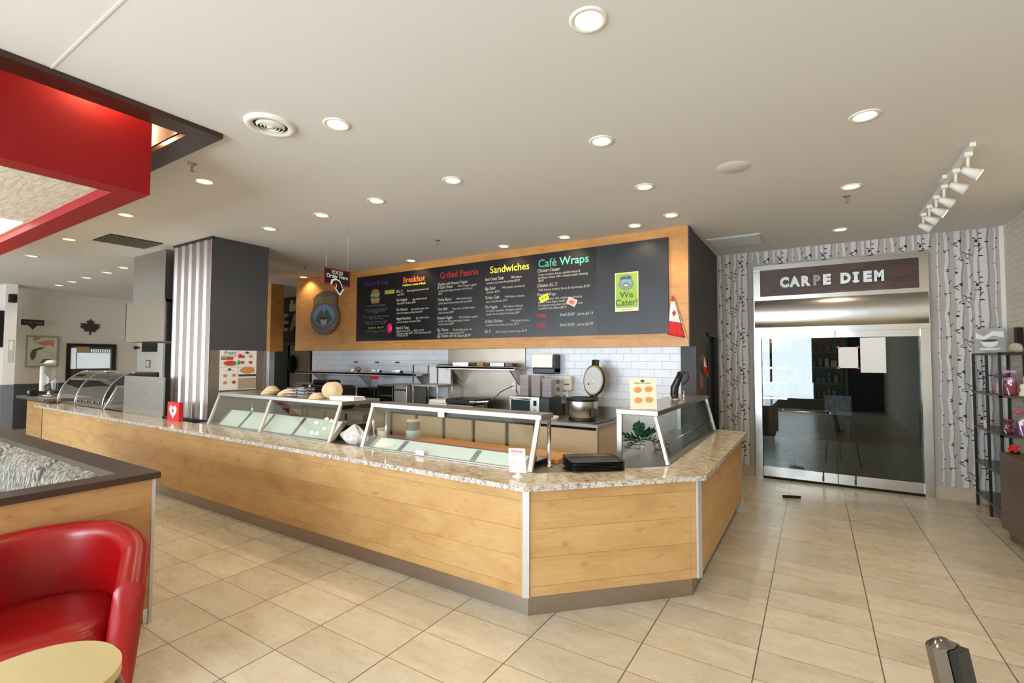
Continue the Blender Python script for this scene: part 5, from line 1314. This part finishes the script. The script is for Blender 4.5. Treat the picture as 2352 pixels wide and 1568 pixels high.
def wall_picture():
    t = root('wall_picture', 'framed pale picture with a green pepper shape on the beige far wall', 'picture', (XL, 3.9, 1.9))
    b = B(); b.box((XL, 3.60, 1.49), (XL+.03, 4.21, 2.27)); b.build('frame', mat('frame_grey', (150, 144, 132), .5), t, world=True)
    b = B(); b.box((XL+.03, 3.64, 1.53), (XL+.034, 4.17, 2.23)); b.build('print', mat('picture_ground', (206, 198, 178), .6, noise=.2, nscale=4), t, world=True)
    b = B(); M = frame((XL+.035, 3.78, 1.9), *SIDE)
    b.prism([(-.08, -.22), (-.1, -.1), (-.06, .02), (.06, .08), (.16, .09), (.13, .05), (.02, .0), (.0, -.15), (-.03, -.22)], 0, .002, 0, M)
    b.prism([(.0, .2), (.2, .26), (.33, .27), (.33, .1), (.25, .15), (.15, .12)], 0, .002, 1, M); b.prism([(-.05, .25), (.07, .3), (.08, .33), (-.04, .33)], 0, .002, 1, M)
    b.prism([(.08, -.3), (.28, -.3), (.3, -.2), (.15, -.2)], 0, .002, 2, M); b.build('artwork', [mat('pepper_green', (74, 86, 54), .6), mat('rust_print', (186, 128, 92), .6), mat('brown_print', (120, 98, 80), .6)], t, world=True)
wall_picture()
def pass_window():
    # framed opening to the neighbouring room
    d = root('window_4', '', '', (XL, 4.88, 1.2)); [d.__delitem__(k) for k in ('label', 'category')]; d['kind'] = 'structure'
    b = B(); y0, y1, z0, z1 = 4.36, 5.39, .9, 2.10; w = .08
    b.box((XL, y0, z1-w), (XL+.06, y1, z1)); b.box((XL, y0, z0), (XL+.06, y0+w, z1-w)); b.box((XL, y1-w, z0), (XL+.06, y1, z1-w)); b.build('window_frame', M_BLACK, d, world=True)
    b = B(); b.box((XL, y0+w, z0), (XL+.01, y1-w, z1-w), 0)
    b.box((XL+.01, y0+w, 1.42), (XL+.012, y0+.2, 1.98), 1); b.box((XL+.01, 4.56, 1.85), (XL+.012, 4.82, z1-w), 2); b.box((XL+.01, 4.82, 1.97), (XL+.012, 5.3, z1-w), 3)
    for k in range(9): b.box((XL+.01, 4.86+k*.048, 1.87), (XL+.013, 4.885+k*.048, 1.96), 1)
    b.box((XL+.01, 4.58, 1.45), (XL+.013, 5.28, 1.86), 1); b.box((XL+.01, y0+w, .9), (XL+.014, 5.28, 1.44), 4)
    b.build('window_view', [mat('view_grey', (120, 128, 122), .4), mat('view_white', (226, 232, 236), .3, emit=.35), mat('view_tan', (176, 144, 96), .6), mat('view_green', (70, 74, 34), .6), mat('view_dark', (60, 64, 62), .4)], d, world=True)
pass_window()
t = root('wall_speaker', 'small black square speaker high on the white pillar', 'speaker', (-15.0, 3.07, 3.03)); b = B(); b.box((-.02, -.06, -.09), (.10, .06, .09), bev=.005); b.build('cabinet', M_BLACKM, t)
b = B(); b.lathe([(0, 0), (.03, .004), (.045, 0)], (0, 0, 0), 18, 0, frame((.101, 0, 0), *SIDE)); b.build('cone', M_BLACK, t)
b = B(); b.box((0, 0, 0), (.012, .09, .50), 0); b.box((.012, .02, .28), (.013, .07, .46), 1); single(b, 'pillar_notice', [mat('notice_pale', (196, 196, 190), .6), M_PAPER], 'narrow pale notice on the white pillar', 'notice', (-15.0, 3.04, 1.62))
def pizza_board():
    t = root('drink_board', 'dark menu board left of the white pillar over a bright opening', 'menu board', (-15.02, 2.7, 1.9))
    b = B(); b.box((-15.05, 2.3, 1.95), (-15.02, 2.965, 2.75)); b.build('board', M_BOARDK, t, world=True)
    for k in range(6):
        b = B(); b.text('Espresso  Latte  Mocha', .05, frame((-15.019, 2.35, 2.6-k*.11), *SIDE), 0); b.build('menu_line', MATS['ink_white'], t, world=True)
pizza_board()
def side_counter():
    t = root('side_counter', 'lower wood side counter with steel top beyond the end of the long counter', 'counter', (-13.0, 3.3, 0))
    b = B(); b.box((-13.75, 3.1, 0), (-12.55, 3.6, .84)); b.build('cabinet', M_WOOD, t, world=True)
    b = B(); b.box((-13.85, 2.95, .90), (-12.2, 3.7, .95), bev=.004); b.build('steel_top', M_STEELD, t, world=True)
    b = B(); b.prism([(-13.75, 3.1), (-12.4, 3.1), (-12.4, 3.6), (-13.75, 3.6)], .84, .90); b.build('apron', M_BROWN, t, world=True)
side_counter()
def dispenser():
    t = root('drink_dispenser', 'clear tall drink dispenser with small flags on the side counter', 'dispenser', (-13.2, 3.3, .95))
    b = B(); b.lathe([(0, .1), (.12, .1), (.125, .12), (.125, .62), (.1, .66), (0, .66)], seg=24); b.build('tank', M_CLEAR, t)
    b = B(); b.lathe([(0, 0), (.13, 0), (.13, .02), (.05, .04), (.04, .09), (.12, .1)], seg=20); b.build('stand', M_CHROME, t)
    b = B(); b.lathe([(.04, .1), (.04, .6), (0, .6)], (-.16, -.08, 0), 14); b.build('white_tube', M_PLASTW, t)
    b = B(); b.lathe([(0, .66), (.11, .66), (.06, .72), (0, .73)], seg=20); b.build('lid', M_PLASTW, t)
dispenser()
b = B(); b.box((-.1, -.07, 0), (.1, .07, .13), bev=.01); b.box((-.05, -.072, .05), (.05, -.07, .1), 1); single(b, 'payment_pad', [M_BLACK, mat('screen_green', (70, 190, 90), .4, emit=.6)], 'small black payment pad with green screen on the side counter', 'terminal', (-13.5, 3.12, .951))
def curved_case():
    t = root('display_case', 'curved glass display case at the far left end of the long counter', 'display case', (-10.8, 3.2, ZG))
    x0, x1 = -11.85, -9.75
    def f(u, v):
        a = v*PI/2*.92
        return Vector((x0+(x1-x0)*u, 3.08+.48*(1-math.cos(a)), ZG+.58*math.sin(a)))
    b = B(); b.grid(f, 2, 12); b.build('curved_glass', M_GLASS, t, world=True)
    for u in (0, .42, 1):
        b = B(); b.tube([f(u, k/10)+Vector((0, -.004, 0)) for k in range(11)], .012, 6); b.build('rib', M_STEEL, t, world=True)
    b = B(); b.box((x0, 3.5, ZG+.55), (x1, 3.85, ZG+.58)); b.build('top_shelf', M_STEELD, t, world=True)
    b = B(); b.box((x0, 3.12, ZG-.01), (x1, 3.85, ZG+.01)); b.build('deck', M_STEELD, t, world=True)
    b = B(); b.box((x0, 3.84, ZG), (x1, 3.86, ZG+.57)); b.build('rear_panel', M_BLACK, t, world=True)
    for k, (x, w) in enumerate(((-11.6, .2), (-11.3, .2), (-11.0, .2), (-10.7, .14), (-10.45, .2))):
        b = B(); b.box((x-w/2, 3.3, ZG+.012), (x+w/2, 3.6, ZG+.05), bev=.006); b.build('pan', M_CHROME, t, world=True)
curved_case()
b = B(); b.lathe([(0, 0), (.13, 0), (.14, .02), (.14, .2), (.12, .22), (0, .22)], seg=24); single(b, 'soup_kettle', M_BLACK, 'round black soup kettle inside the curved display case', 'kettle', (-10.05, 3.62, ZG+.011))
t = root('splash_screen', 'tall dull steel splash screen on the counter left of the column', 'screen', (-8.25, 3.1, ZG))
b = B(); b.box((-8.88, 3.06, ZG), (-7.58, 3.08, 1.455)); b.build('panel', M_STEELD, t, world=True); b = B(); b.box((-8.88, 3.05, ZG), (-7.58, 3.12, ZG+.02)); b.build('foot', M_STEEL, t, world=True)
t = root('corner_guard', 'small glass guard with slanted bright post left of the steel splash screen', 'sneeze guard', (-9.3, 3.1, ZG))
b = B(); b.tube([(-9.68, 3.08, ZG), (-9.52, 3.2, 1.27)], .018, 6); b.build('guard_post', MATS['brushed_aluminium'], t, world=True); b = B(); b.box((-9.56, 3.18, 1.25), (-8.95, 3.4, 1.275)); b.build('top_shelf', M_STEEL, t, world=True)
b = B(); b._f([Vector(v) for v in ((-9.64, 3.09, ZG+.01), (-8.95, 3.09, ZG+.01), (-8.95, 3.2, 1.25), (-9.52, 3.2, 1.25))], ((0, 1, 2, 3),)); b.build('glass_pane', M_GLASS, t, world=True)
# sign, camera and switch on the white wall strip
single(B().box((-15.97, 5.88, 1.90), (-15.05, 5.899, 2.18)), 'dark_sign', M_BLACK, 'small dark sign under the exhaust hood on the white wall', 'sign')
b = B(); b.ball((0, 0, 0), .05, 0, (1, 1, 1)); b.box((-.03, 0, -.02), (.03, .09, .02)); single(b, 'security_camera', M_BLACK, 'tiny black security camera left of the dark sign under the hood', 'camera', (-16.18, 5.81, 2.02))
b = B(); b.box((-.14, -.012, -.1), (.14, 0, .1), 0); b.box((-.11, -.016, -.08), (.11, -.012, .08), 1); single(b, 'wall_plate', [M_GREYD, M_WHITE], 'framed switch plate on the white wall strip beside the column', 'switch plate', (-15.58, 5.899, 1.57))

# ================================================================== BOOTH, CHAIR, TABLE
def booth():
    t = root('booth', 'wood clad corner booth with dark capping and patterned upholstery', 'booth', (-3.66, 1.46, 0))
    X, Yb = -3.68, 1.45
    b = B(); b.box((X-.13, -1.6, .1), (X, Yb, .925)); b.box((-8.5, Yb-.13, .1), (X-.13, Yb, .925)); b.build('wall_panels', M_BOOTHW, t, world=True)
    b = B(); b.box((X-.11, -1.6, 0), (X-.03, Yb-.03, .1)); b.box((-8.5, Yb-.11, 0), (X-.11, Yb-.03, .1)); b.build('plinth', M_BLACKM, t, world=True)
    b = B(); b.prism([(X+.025, -1.6), (X+.025, Yb+.025), (-8.5, Yb+.025), (-8.5, Yb-.155), (X-.155, Yb-.155), (X-.155, -1.6)], .93, .97); b.build('capping', M_DARKW, t, world=True, label='dark wood capping')
    b = B(); b.box((X-.012, Yb-.012, .0), (X+.006, Yb+.006, .93)); b.build('corner_strip', M_ALU, t, world=True)
    # channelled upholstered back
    for k in range(4):
        x1 = X-.15-k*1.15; x0 = x1-1.13
        b = B()
        def f(u, v, x0=x0, x1=x1):
            ed = min(1, min(u, 1-u)*14)**.5; ev = min(1, min(v, 1-v)*5)**.5
            return Vector((x0+(x1-x0)*u, Yb-.13-.12*ed*ev-(.05*(1-v)), .47+.47*v))
        b.grid(f, 24, 14); b.build('back_cushion', M_FABRIC, t, world=True)
    b = B(); b.box((-8.4, Yb-.78, .34), (X-.14, Yb-.2, .47), bev=.04); b.build('seat_cushion', mat('black_vinyl', (30, 28, 28), .4), t, world=True)
    b = B(); b.box((-8.4, Yb-.74, 0), (X-.15, Yb-.2, .34)); b.build('seat_base', M_BOOTHW, t, world=True)
booth()
def tub_chair():
    C = Vector((-3.225, .80, 0)); ang = math.radians(-21.7)
    t = root('tub_chair', 'glossy red leather tub chair in the left foreground', 'chair', tuple(C), ang)
    R, A0 = .375, math.radians(118)
    def centre(u):
        """path of the shell: right arm front -> back -> left arm front, local x forward"""
        s = u*2-1; a = PI+s*A0
        k = abs(s)
        x = R*1.0*math.cos(a); yy = R*.98*math.sin(a)
        if k > .72:
            kk = (k-.72)/.28
            a1 = PI+math.copysign(.72*A0, s); xb, yb = R*math.cos(a1), R*.98*math.sin(a1)
            x = xb+kk*.30; yy = yb+math.copysign(.012, yb)*-kk
        return x, yy, a
    def ztop(k): return .795-.17*max(0, (k-.30)/.70)**1.5 if k > .30 else .795
    def shell(u, v):
        s = u*2-1; k = abs(s); x, yy, a = centre(u)
        x2, y2, _ = centre(min(1, u+.01)); x1, y1, _ = centre(max(0, u-.01))
        d = Vector((x2-x1, y2-y1, 0)).normalized(); n = Vector((d.y, -d.x, 0))     # outward
        if n.dot(Vector((x, yy, 0))) < 0: n = -n
        zt = ztop(k); th = .052
        # v 0..1 : outside bottom -> top roll -> inside bottom
        if v < .42:
            q = v/.42; z = .09+(zt-.055-.09)*q; o = th-.035*(1-q)**1.5+.012*q*q+.0
        elif v < .62:
            q = (v-.42)/.2; aa = PI*q; z = zt-.055+.055*math.sin(aa); o = (th+.012)*math.cos(aa)
        else:
            q = (v-.62)/.38; z = zt-.055-(zt-.055-.36)*q; o = -th-.012-.02*q
        return Vector((x, yy, z))+n*o
    b = B(); b.grid(shell, 64, 40)
    # close the two arm fronts
    for u in (0, 1):
        ring = [shell(u, j/40) for j in range(41)]
        cpt = sum((w for w in ring), Vector())/41; d = Vector((.022, 0, 0))
        bulge = [cpt+(w-cpt)*.8+d for w in ring]
        vs = [b.bm.verts.new(w) for w in ring]; v2 = [b.bm.verts.new(w) for w in bulge]; vc = b.bm.verts.new(cpt+d*1.25)
        for j in range(40):
            for q in ((vs[j], vs[j+1], v2[j+1], v2[j]), (v2[j], v2[j+1], vc)):
                f = b.bm.faces.new(q if u == 0 else q[::-1]); f.smooth = True
        for q in ((vs[40], vs[0], v2[0], v2[40]), (v2[40], v2[0], vc)): f = b.bm.faces.new(q); f.smooth = True
    o = b.build('shell', M_LEATHER, t, fixn=True)
    bpy.context.view_layer.update()
    # seat cushion
    def sq(k, w=1):
        a = 2*PI*k
        c_, s_ = math.cos(a), math.sin(a)
        return (math.copysign(abs(c_)**.55, c_), math.copysign(abs(s_)**.55, s_))
    b = B(); prof = [(0, .445), (.5, .452), (.85, .448), (.955, .43), (.99, .40), (1, .36), (.99, .30), (.95, .26), (0, .25)]
    rings = []
    for rr, z in prof:
        if rr == 0: w = b.bm.verts.new((0.01, 0, z)); rings.append([w]*48); continue
        rg = []
        for k in range(48):
            cx, cy = sq(k/48); xx = .015+cx*.31*rr; yy = cy*.30*rr
            if xx < -.02: yy *= math.sqrt(max(.1, 1-((xx+.02)/.46)**2))
            rg.append(b.bm.verts.new((xx, yy, z)))
        rings.append(rg)
    for i in range(len(rings)-1):
        for k in range(48):
            q = []
            for v in (rings[i][k], rings[i][(k+1) % 48], rings[i+1][(k+1) % 48], rings[i+1][k]):
                if v not in q: q.append(v)
            f = b.bm.faces.new(q); f.smooth = True
    b.build('seat_cushion', M_LEATHER, t, fixn=True)
    b = B(); b.box((-.27, -.27, .09), (.26, .27, .26), bev=.03); b.build('seat_base', M_LEATHER, t)
    for sx, sy in ((.22, .28), (.22, -.28), (-.25, .2), (-.25, -.2)):
        b = B(); b.lathe([(.025, 0), (.03, .1)], (sx, sy, 0), 12); b.build('leg', M_BLACK, t)
tub_chair()
def cafe_table():
    t = root('cafe_table', 'small pale maple table with rounded end in the bottom left foreground', 'table', (-2.05, .25, 0))
    def rr(w, h, r_):
        pts = []
        for cx, cy, a0 in ((w-r_, h-r_, 0), (-w+r_, h-r_, 90), (-w+r_, -h+r_, 180), (w-r_, -h+r_, 270)):
            for q in range(13): a = math.radians(a0+q*7.5); pts.append((cx+r_*math.cos(a), cy+r_*math.sin(a)))
        return pts
    b = B(); b.prism(rr(.22, .46, .205), .69, .72); b.build('table_top', M_TOP, t)
    b = B(); b.tube([(0, 0, .03), (0, 0, .69)], .035, 16); b.build('pedestal', M_BLACK, t)
    b = B(); b.lathe([(0, 0), (.2, 0), (.2, .012), (.05, .03), (0, .035)], seg=24); b.build('foot', M_BLACK, t)
cafe_table()
POSTR = .95
def post():
    T = Vector((.31, 1.865, .9)); Bs = Vector((.46, 1.865, 0))
    t = root('chrome_post', 'leaning chrome and black post top at the bottom right', 'post', tuple(Bs))
    d = T-Bs; M = d.to_track_quat('Z', 'Y').to_matrix().to_4x4() @ Matrix.Rotation(POSTR, 4, 'Z')
    L = d.length
    prof = [(-.036+.0*k, 0) for k in range(1)]
    pts = [(-.02+.028*math.cos(a*PI/10+PI/2)*1.0, .032*math.sin(a*PI/10+PI/2)) for a in range(11)]
    b = B(); b.prism([(-.048, -.014), (-.04, -.034), (-.02, -.038), (.012, -.032), (.012, .032), (-.02, .038), (-.04, .034), (-.048, .014)], .02, L-.004, 0, M)
    b.lathe([(0, .016), (.016, .012), (.028, 0)], (-.016, 0, L-.004), 18, 0, M, 1.1, 1.3); b.build('chrome_tube', steel_mat('aged_chrome', (138, 134, 128), .18, (1, 1, 1), .02), t)
    b = B(); b.box((.013, -.028, .02), (.035, .028, L-.006), 0, M); b.build('black_insert', M_PLASTB, t)
    b = B(); b.lathe([(0, 0), (.12, 0), (.12, .012), (.05, .03), (0, .03)], seg=24); b.build('base', M_PLASTB, t)
post()

# ================================================================== RIGHT: SHELF UNIT, CABINET AND GIFTS
def etagere():
    t = root('shelf_unit', 'open black metal shelf unit of gifts in the corner by the birch wall', 'shelf', (1.78, 7.5, 0))
    x0, x1, y0, y1 = 1.63, 1.93, 6.95, 7.92
    for x in (x0, x1):
        for yy in (y0, (y0+y1)/2-.04, y1):
            b = B(); b.box((x-.012, yy-.012, 0), (x+.012, yy+.012, 1.80)); b.build('post', M_BLACK, t, world=True)
    for z in (.14, .52, .93, 1.34, 1.79):
        b = B(); b.box((x0-.012, y0-.012, z), (x1+.012, y1+.012, z+.022)); b.build('shelf', M_BLACK if z > 1.7 else mat('smoked_shelf', (70, 66, 62), .3), t, world=True)
etagere()
def gift_bag(x, yy, z, h, c1, c2, lab, bow):
    t = root('gift_bag', lab, 'gift', (x, yy, z), 0, 'wrapped gifts on the shelf unit')
    b = B()
    def f(u, v):
        a = 2*PI*u; r_ = (.075*(1-.15*v) if v < .6 else .075*.91*(1-(v-.6)*2.1)+.0) if v < .85 else .075*(.45+(v-.85)*2.2)
        r_ *= 1+.08*math.sin(6*a+8*v)
        return Vector((r_*math.cos(a), r_*math.sin(a)*.9, h*v))
    b.grid(f, 30, 14, 0, True, True); b.build('cellophane', M_CLEAR, t)
    b = B(); b.box((-.045, -.04, .002), (.045, .04, h*.5), 0, None, .01); b.ball((0, -.02, h*.52), .035, 1); b.build('contents', [mat(c1[0], c1[1], .5, noise=.3), mat(c2[0], c2[1], .5)], t)
    b = B()
    for sx in (-1, 1): b.ball((sx*.03, -.01, h*.82), .026, 0, (1.2, .5, .8), 10)
    b.build('bow', mat(bow[0], bow[1], .4), t)
plum, pink, creamc, red, dred = ('gift_plum', (120, 60, 110)), ('gift_pink', (214, 160, 186)), ('gift_cream', (224, 214, 190)), ('gift_red', (190, 24, 30)), ('gift_rose', (150, 40, 60))
gift_bag(1.74, 7.1, 1.362, .30, dred, pink, 'cellophane gift with rose contents on the upper shelf behind the front post', pink)
gift_bag(1.72, 7.3, 1.362, .24, pink, creamc, 'pink cellophane gift at the middle of the upper shelf', plum)
gift_bag(1.80, 6.98, .952, .30, plum, pink, 'dark cellophane gift with pink bow on the middle shelf', ('bow_magenta', (210, 60, 120)))
gift_bag(1.73, 7.2, .952, .16, dred, plum, 'small plum cellophane gift on the middle shelf', dred)
b = B(); b.lathe([(0, 0), (.035, 0), (.03, .03), (.016, .06), (.026, .09), (.018, .12), (0, .125)], seg=16); single(b, 'cream_figurine', M_CREAM, 'cream figurine on the upper shelf near its front edge', 'figurine', (1.80, 6.96, 1.362))
b = B(); b.box((-.05, -.04, 0), (.05, .04, .20), 0)
for k, (u_, v_) in enumerate(((-.03, .04), (.02, .1), (-.02, .15), (.03, .03))): b.ball((u_, -.041, v_), .022, 1, (1, .1, 1), 8)
single(b, 'flower_box', [M_PAPER, mat('gift_plum', (120, 60, 110), .5)], 'white gift box with purple flowers on the upper shelf', 'gift box', (1.87, 6.98, 1.362))
b = B(); b.box((-.02, -.02, 0), (.02, .02, .09), 0); b.ball((0, -.02, .065), .006, 1); single(b, 'small_candle_box', [M_CREAM, mat('gift_red', (190, 24, 30), .5)], 'tiny cream box with red dot on the middle shelf at the back', 'box', (1.66, 7.62, .952))
b = B(); b.box((-.06, -.05, 0), (.06, .05, .012), 0); single(b, 'red_book', mat('gift_red', (190, 24, 30), .5), 'flat red book on the lower shelf of the shelf unit', 'book', (1.74, 7.2, .542))
def coffee_picture():
    t = root('coffee_picture', 'grey coffee cup picture standing on top of the shelf unit', 'picture', (1.70, 7.55, 1.812), 0)
    M = frame((0, 0, 0), Vector((.55, -.83, 0)), (0, 0, 1))
    M = frame((0, 0, 0), (.86, .0-.5, 0), (0, 0, 1))
    b = B(); b.box((-.13, 0, 0), (.13, .28, .008), 0, M); b.build('board', mat('picture_grey', (176, 172, 170), .6, noise=.3, nscale=12), t)
    b = B(); b.prism([(.075*math.cos(a*PI/12), .1+.075*-math.sin(a*PI/12)+.04) for a in range(13)], .008, .011, 0, M); b.prism([(.09*math.cos(a*PI/12), .045+.014*math.sin(a*PI/12)) for a in range(24)], .008, .010, 0, M)
    b.prism([(.075*math.cos(a*PI/12), .142+.014*math.sin(a*PI/12)) for a in range(24)], .011, .013, 1, M); b.prism([(-.12, .17), (-.04, .15), (.03, .2), (.12, .17), (.12, .24), (.03, .25), (-.05, .19), (-.12, .24)], .008, .01, 0, M)
    b.build('cup_print', [mat('cup_white', (222, 224, 220), .5), mat('logo_coffee', (56, 44, 38), .5)], t)
    b = B(); b.box((-.03, -.02, 0), (.03, .02, .27)); single(b, 'black_box', M_BLACK, 'tall narrow black box beside the coffee picture', 'box', (1.86, 7.25, 1.812), .3)
    b = B(); b.lathe([(0, 0), (.058, 0), (.06, .04), (.048, .08), (.024, .096), (0, .1)], seg=20, sx=1, sy=.4); single(b, 'decorated_tin', mat('tin_print', (190, 180, 150), .4, noise=.4, nscale=40), 'small domed decorated tin in front of the tall black box', 'tin', (1.80, 7.12, 1.812), -.6)
coffee_picture()
def side_cabinet():
    t = root('low_cabinet', 'walnut brown low cabinet at the right edge of the picture', 'cabinet', (1.75, 6.0, 0))
    b = B(); b.box((1.53, 5.1, .10), (1.93, 6.62, .83), bev=.003); b.build('carcass', M_BROWN, t, world=True)
    b = B(); b.box((1.57, 5.15, 0), (1.90, 5.25, .1)); b.box((1.57, 6.45, 0), (1.90, 6.55, .1)); b.build('feet', M_BROWN, t, world=True)
side_cabinet()
t = root('gift_basket', 'cellophane gift with bright green ribbon on the low cabinet', 'gift', (1.72, 6.12, .83))
b = B(); b.lathe([(0, 0), (.09, 0), (.1, .02), (.085, .12), (.04, .25), (.03, .28), (.07, .36)], seg=20); b.build('cellophane', M_CLEAR, t)
b = B(); b.lathe([(0, 0), (.095, 0), (.095, .02), (0, .02)], seg=20); b.build('tray', M_BLACK, t)
b = B()
for a in range(6):
    an = a*PI/3; d = Vector((math.cos(an), math.sin(an), .2)); s_ = d.cross(Vector((0, 0, 1))).normalized()
    b._f([Vector((0, 0, .28)), Vector((0, 0, .28))+d*.06+s_*.03, Vector((0, 0, .30))+d*.12, Vector((0, 0, .28))+d*.06-s_*.03], ((0, 1, 2, 3),))
b._f([Vector(v) for v in ((-.02, -.02, .28), (-.10, -.03, .05), (-.13, -.03, .04), (-.05, -.02, .28))], ((0, 1, 2, 3),))
b.build('ribbon', mat('lime_ribbon', (150, 214, 40), .5), t)
b = B(); b.ball((0, -.03, .07), .04, 0); b.ball((.03, .02, .06), .035, 1); b.build('contents', [mat('gift_pink', (214, 160, 186), .5), mat('gift_plum', (120, 60, 110), .5)], t)
b = B()
for k in range(9): b.ball((random.uniform(-.03, .03), random.uniform(-.03, .03), random.uniform(.03, .07)), .022, 0, (1, 1, .6), 8)
b.lathe([(0, 0), (.03, 0), (.035, .03), (0, .03)], seg=12, mi=1)
single(b, 'red_flower', [mat('petal_red', (200, 20, 26), .6), M_BLACK], 'dark red flower beside the gift on the low cabinet', 'flower', (1.62, 6.52, .83))
# A-frame board behind the counter end
t = root('floor_sign', 'white folding floor sign standing behind the end of the counter', 'sign', (-.80, 6.44, 0))
b = B(); b._f([Vector(v) for v in ((-.10, -.02, 0), (.05, -.02, 0), (-.0, -.02, .55), (-.10, -.02, .55), (-.10, .0, 0), (.05, .0, 0), (-.0, .0, .55), (-.10, .0, .55))], ((0, 1, 2, 3), (7, 6, 5, 4), (0, 4, 5, 1), (1, 5, 6, 2), (2, 6, 7, 3), (3, 7, 4, 0))); b.build('panel', M_PAPER, t)

# sputnik chandelier over the booth (seen mirrored in the left sneeze guard)
def chandelier():
    t = root('sputnik_chandelier', 'black starburst chandelier with bare bulbs, mirrored in the left sneeze guard', 'chandelier', (-7.49, .74, 2.17))
    b = B(); b.ball((0, 0, 0), .055); b.build('hub', M_BLACK, t)
    b = B(); b.tube([(0, 0, .05), (0, 0, .76)], .008, 8); b.build('stem', M_BLACK, t)
    n = 16
    for k in range(n):
        zz = 1-2*(k+.5)/n; r_ = math.sqrt(1-zz*zz); a = k*2.39996
        d = Vector((r_*math.cos(a), r_*math.sin(a), zz))
        b = B(); b.tube([d*.05, d*.25], .005, 6); b.tube([d*.23, d*.285], .012, 8); arm = b.build('arm', M_BLACK, t)
        b = B(); b.ball(tuple(d*.31), .028, 0, (1, 1, 1), 10); b.build('bulb', mat('globe_bulb', (255, 214, 140), .3, emit=60), arm)
chandelier()
